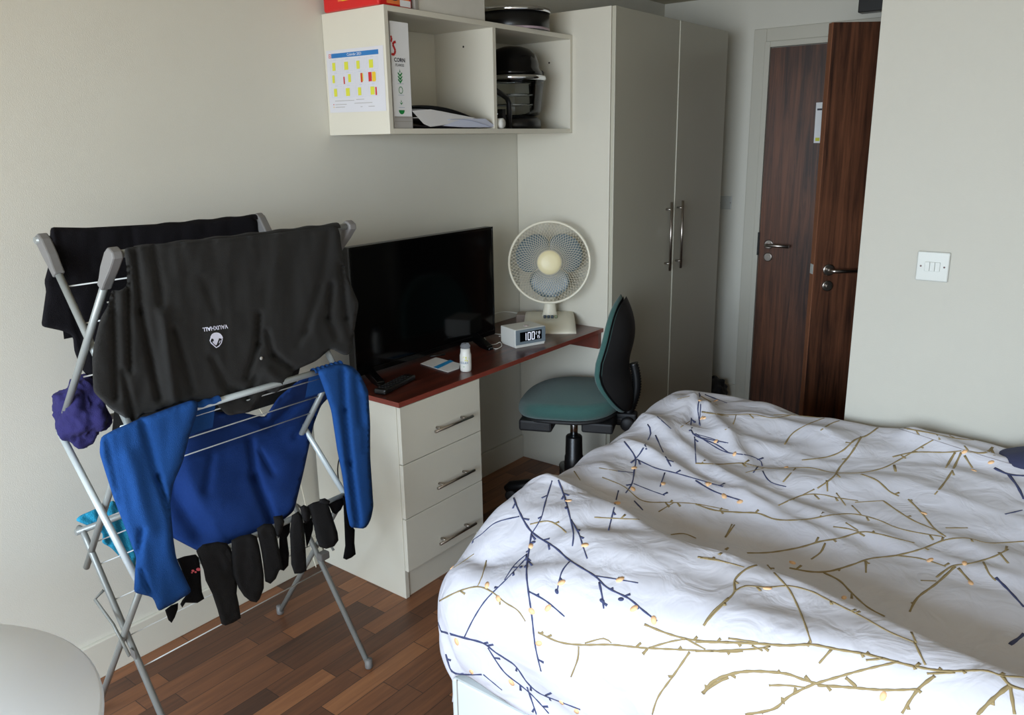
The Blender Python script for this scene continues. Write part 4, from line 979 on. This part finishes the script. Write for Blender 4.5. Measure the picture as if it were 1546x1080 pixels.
navyA = [([(287, 385), (305, 430), (345, 495), (420, 545), (465, 585), (545, 635), (585, 672), (655, 708), (700, 745), (745, 780)], 5), ([(410, 330), (388, 400), (375, 450), (348, 495)], 4), ([(345, 495), (335, 560), (328, 620), (335, 690), (345, 760), (355, 850), (365, 900), (375, 940)], 5),
 ([(335, 570), (265, 645), (200, 710), (160, 770), (130, 830)], 4), ([(330, 565), (290, 600), (258, 648)], 4), ([(305, 445), (230, 465), (180, 505), (125, 540)], 4), ([(430, 328), (450, 385), (465, 440), (478, 500), (475, 540)], 5), ([(470, 455), (495, 500), (510, 545), (522, 580)], 4),
 ([(622, 362), (605, 430), (590, 490)], 4), ([(465, 590), (440, 625), (425, 690)], 4), ([(545, 635), (610, 645), (685, 658)], 3), ([(560, 655), (570, 700), (575, 740)], 5), ([(335, 685), (390, 715), (450, 765)], 4),
 ([(55, 812), (125, 832), (190, 850), (230, 880), (290, 920), (330, 975), (370, 1010), (430, 1035), (500, 1062)], 5.5), ([(205, 865), (255, 940), (310, 985), (350, 1020), (400, 1075)], 4), ([(330, 990), (360, 1078)], 4), ([(230, 880), (290, 920)], 4), ([(70, 885), (90, 940), (130, 950), (185, 950)], 5), ([(110, 950), (150, 1010), (190, 1045)], 4), ([(190, 950), (250, 1000)], 3),
 ([(640, 205), (675, 255), (672, 300), (665, 340), (645, 370)], 5), ([(715, 150), (725, 180), (690, 245), (675, 260)], 5), ([(740, 185), (765, 240), (790, 285)], 5), ([(745, 125), (790, 165)], 4), ([(680, 262), (740, 290), (800, 305), (870, 325), (955, 350)], 4), ([(770, 305), (755, 350)], 4), ([(880, 50), (885, 90), (880, 150)], 5), ([(670, 340), (720, 360), (770, 378)], 3), ([(855, 130), (860, 180), (935, 215), (972, 240)], 5), ([(865, 190), (870, 275)], 4), ([(860, 180), (900, 190), (965, 210)], 3), ([(620, 300), (670, 305)], 3), ([(672, 395), (700, 425)], 5), ([(35, 700), (40, 760), (55, 812)], 5)]
tanA = [([(50, 715), (110, 685), (170, 670), (215, 685), (260, 720), (300, 745), (325, 780)], 4), ([(200, 585), (185, 640), (172, 668)], 3.5), ([(365, 815), (430, 845), (500, 855), (600, 855), (700, 865), (800, 870), (974, 878), (1020, 876)], 4.5), ([(495, 860), (492, 900), (470, 958)], 4), ([(705, 790), (780, 820), (860, 840), (974, 848)], 4.5), ([(835, 835), (900, 870)], 4), ([(720, 865), (790, 845), (835, 838)], 4), ([(700, 885), (715, 868)], 7),
 ([(850, 878), (800, 950), (750, 1020), (730, 1078)], 4.5), ([(890, 1010), (930, 980), (974, 960)], 6), ([(340, 470), (395, 460), (430, 475), (455, 497)], 4), ([(545, 448), (620, 452), (695, 455)], 3.5), ([(875, 575), (930, 582), (974, 595)], 4.5), ([(895, 795), (920, 755), (974, 705)], 5), ([(95, 610), (125, 590), (160, 565)], 3), ([(570, 320), (640, 350), (700, 395), (790, 400), (870, 405), (974, 425)], 3), ([(750, 430), (800, 400)], 3), ([(780, 505), (830, 500), (870, 515)], 3.5), ([(890, 112), (974, 125)], 3.5), ([(480, 300), (500, 330)], 3), ([(560, 290), (620, 300)], 3), ([(515, 850), (575, 835), (600, 850)], 3.5), ([(985, 470), (965, 510)], 4), ([(810, 70), (850, 60)], 3), ([(820, 160), (850, 140)], 3), ([(885, 60), (940, 90)], 3)]
tanB = [([(0, 845), (110, 848), (200, 852), (290, 858), (370, 855), (450, 870), (540, 885), (620, 905), (700, 925), (800, 940), (920, 938), (980, 955), (1050, 960), (1120, 975)], 5), ([(0, 875), (60, 875), (130, 872), (200, 868), (240, 860)], 4.5), ([(15, 578), (90, 590), (155, 608)], 4), ([(205, 598), (160, 615), (125, 650), (125, 685), (100, 715), (70, 745), (25, 793)], 5), ([(125, 685), (160, 668), (230, 672), (300, 668), (370, 685), (410, 705), (470, 735), (540, 770), (620, 815), (700, 848)], 4), ([(230, 600), (260, 635), (300, 680), (330, 740), (350, 790), (370, 850)], 4), ([(435, 870), (395, 915)], 4.5),
 ([(25, 1010), (60, 970), (130, 945), (200, 940), (290, 948), (340, 965), (390, 980)], 6), ([(160, 1078), (250, 1060), (300, 1020), (370, 985), (450, 960), (540, 935), (650, 910)], 5), ([(235, 985), (290, 985), (350, 992)], 4), ([(390, 985), (470, 990), (600, 1000), (710, 998)], 5), ([(765, 955), (710, 1000), (660, 1075)], 5.5), ([(700, 848), (720, 890), (735, 920)], 4), ([(690, 815), (705, 850)], 4), ([(1005, 985), (950, 1030), (900, 1080)], 7), ([(1005, 985), (1020, 1078)], 6), ([(980, 955), (1005, 985), (1050, 1000)], 6), ([(545, 905), (600, 900)], 4), ([(480, 960), (515, 990)], 7), ([(105, 835), (200, 848)], 4), ([(180, 858), (215, 875)], 4), ([(200, 868), (240, 860)], 4), ([(350, 955), (375, 980)], 6), ([(740, 948), (830, 945)], 4),
 ([(165, 562), (240, 560), (330, 545), (400, 525), (460, 515), (530, 495), (580, 500), (640, 515), (700, 530)], 5), ([(300, 610), (370, 622), (430, 620), (500, 600), (560, 580), (640, 570), (720, 550), (800, 520), (870, 515), (940, 530), (1050, 525)], 5), ([(545, 588), (545, 625)], 6), ([(440, 478), (490, 485), (530, 497)], 4), ([(415, 530), (400, 560), (370, 582)], 5), ([(480, 465), (520, 490)], 4), ([(0, 405), (60, 425), (140, 432), (200, 435), (260, 455), (350, 455), (440, 440), (510, 438), (580, 455), (640, 480), (700, 495), (790, 510)], 4.5), ([(265, 410), (340, 378), (400, 375), (450, 385), (520, 395)], 4), ([(450, 370), (480, 410)], 4), ([(500, 410), (530, 440)], 4), ([(600, 395), (650, 430), (700, 460), (770, 490), (800, 510)], 5), ([(680, 390), (720, 430), (760, 480), (790, 505)], 5), ([(510, 400), (600, 395)], 3), ([(800, 482), (870, 482)], 4),
 ([(285, 215), (310, 180), (360, 150), (430, 125), (465, 118)], 5), ([(20, 110), (100, 120), (180, 118), (250, 130), (330, 118), (400, 128)], 5), ([(250, 120), (330, 122), (400, 130)], 4), ([(95, 168), (120, 150), (130, 120)], 4), ([(600, 148), (550, 185), (510, 200), (470, 235), (420, 255), (340, 265)], 6), ([(530, 190), (500, 240), (460, 290), (440, 320), (390, 355)], 6), ([(420, 330), (422, 365)], 6), ([(0, 275), (80, 278), (150, 275), (220, 290), (290, 290), (370, 290), (440, 305), (530, 305), (600, 290), (650, 265), (700, 235), (760, 200)], 5), ([(530, 310), (580, 330), (620, 365), (650, 380)], 6), ([(635, 280), (640, 302)], 8), ([(630, 255), (700, 240), (800, 240), (850, 235)], 5), ([(850, 240), (820, 300), (790, 345), (765, 375)], 6), ([(830, 240), (800, 290)], 7), ([(860, 250), (885, 290)], 6),
 ([(600, 148), (680, 165), (760, 180), (830, 195), (900, 200), (945, 185)], 6), ([(970, 195), (930, 240), (860, 235)], 7), ([(945, 228), (955, 250)], 8), ([(400, 170), (440, 145), (500, 135), (600, 148)], 5), ([(770, 640), (820, 605), (880, 595), (950, 575), (1000, 550)], 5), ([(830, 605), (770, 660), (710, 705), (685, 750)], 6), ([(840, 610), (880, 655)], 6), ([(920, 590), (940, 630), (960, 650)], 5), ([(970, 560), (1000, 595)], 6), ([(410, 625), (460, 650), (500, 690), (550, 735), (605, 765)], 5), ([(720, 650), (770, 652)], 4), ([(640, 570), (720, 580), (800, 605)], 4), ([(280, 335), (320, 290)], 5), ([(220, 290), (160, 305)], 4), ([(780, 170), (830, 195)], 5), ([(95, 512), (125, 472)], 5), ([(75, 568), (105, 545)], 6), ([(380, 358), (340, 378)], 4)]
navyB = [([(0, 180), (50, 215), (100, 240), (170, 250), (210, 270), (215, 300), (240, 335), (290, 350)], 4), ([(5, 190), (50, 200), (105, 210)], 4), ([(0, 330), (60, 365), (150, 395)], 5), ([(30, 338), (90, 348)], 3), ([(955, 290), (1000, 310), (1050, 315)], 8), ([(1000, 310), (1030, 350), (1050, 390)], 8), ([(960, 640), (1005, 685), (1050, 735)], 6), ([(1005, 855), (1040, 830), (1050, 820)], 8), ([(15, 55), (8, 100), (15, 155)], 5), ([(30, 55), (100, 82)], 4), ([(990, 438), (1045, 425)], 4), ([(200, 285), (185, 305)], 5)]
for lst, F_, mi, nt_ in ((navyA, A_, N_, 3), (tanA, A_, T_, 2), (tanB, B_, T_, 2), (navyB, B_, N_, 1)):
    for pts, w in lst:
        p2 = F_(pts); w_ = w*.00095
        S3 = ribbon(p2, w_, w_*.72, mi)
        L = sum((Vector(a)-Vector(b)).length for a, b in zip(p2, p2[1:]))
        twigs(p2, mi, int(L/60*nt_/2), 13)
for x, y in ((462, 395), (342, 540), (515, 537), (440, 657), (627, 647), (672, 740), (735, 777), (202, 665), (238, 708), (345, 748), (397, 738), (368, 850), (105, 845), (152, 942), (280, 975), (440, 1040), (90, 608), (618, 403), (672, 290), (668, 357), (895, 130), (910, 340), (960, 380), (765, 340), (488, 1068)):
    q = A_([(x, y)])[0]; spot(q[0], q[1], .0095, O_, .65, random.uniform(0, 3))
for x, y in ((600, 1020), (890, 298), (945, 272), (860, 238), (730, 435), (125, 245), (290, 288), (90, 380), (230, 675), (880, 658), (860, 594), (40, 342), (20, 130), (65, 205), (475, 705), (15, 75), (65, 75), (310, 593), (142, 398), (750, 585)):
    q = B_([(x, y)])[0]; spot(q[0], q[1], .0085, O_, .6, random.uniform(0, 3))
for x, y in ((310, 607), (570, 715), (630, 710), (425, 685), (325, 605), (350, 528), (455, 418), (495, 490)):
    q = A_([(x, y)])[0]; spot(q[0], q[1], .0065, N_, .6, random.uniform(0, 3))
# seam lines of the cover
for pts in ([(600, 150), (700, 180), (800, 213), (900, 245), (1050, 290)],):
    ribbon(B_(pts), .002, .002, 4)
dv = m.build('duvet', [SHEET, NAVYP, TANP, ORAP, mat('grey_seam', (150, 146, 150), .8)], recalc=False)
md = dv.modifiers.new('solid', 'SOLIDIFY'); md.thickness = .012; md.offset = -1; md.use_rim = True
tag(dv, 'rumpled white duvet printed with navy and tan budding twigs', 'duvet')
# dark pillow at the head of the bed
pw = blob('pillow', (2.43, 2.2, .70), (.32, .13, .075), NAVYF, amp=.08, sc=2, seed=8)
tag(pw, 'dark navy pillow at the right edge behind the duvet', 'pillow')

# ------------------------------------------------------------------ light
def area(name, loc, sx, sy, rot, col, e):
    l = bpy.data.lights.new(name, 'AREA'); l.shape = 'RECTANGLE'; l.size = sx; l.size_y = sy; l.color = col; l.energy = e
    o = bpy.data.objects.new(name, l); COL.objects.link(o); o.location = loc; o.rotation_euler = rot; return o
# daylight at the window: cool sky light slanting down, warmer light bounced up from outside
wc = ((WX0+WX1)/2, YN-.02, (WZ0+WZ1)/2)
area('sky_daylight', wc, WX1-WX0-.1, WZ1-WZ0-.1, (radians(90-38), 0, 0), (.56, .75, 1.0), 122).data.spread = radians(125)
area('ground_daylight', (wc[0], YN-.015, wc[2]), WX1-WX0-.1, WZ1-WZ0-.1, (radians(90+8), 0, 0), (1.0, .86, .64), 58)
wd = bpy.data.worlds.new('world'); S.world = wd; wd.use_nodes = True
wd.node_tree.nodes['Background'].inputs[0].default_value = (.75, .85, 1, 1); wd.node_tree.nodes['Background'].inputs[1].default_value = .8
S.view_settings.view_transform = 'Standard'; S.view_settings.look = 'None'; S.view_settings.gamma = 1; S.view_settings.exposure = 0.4
S.view_settings.use_curve_mapping = False
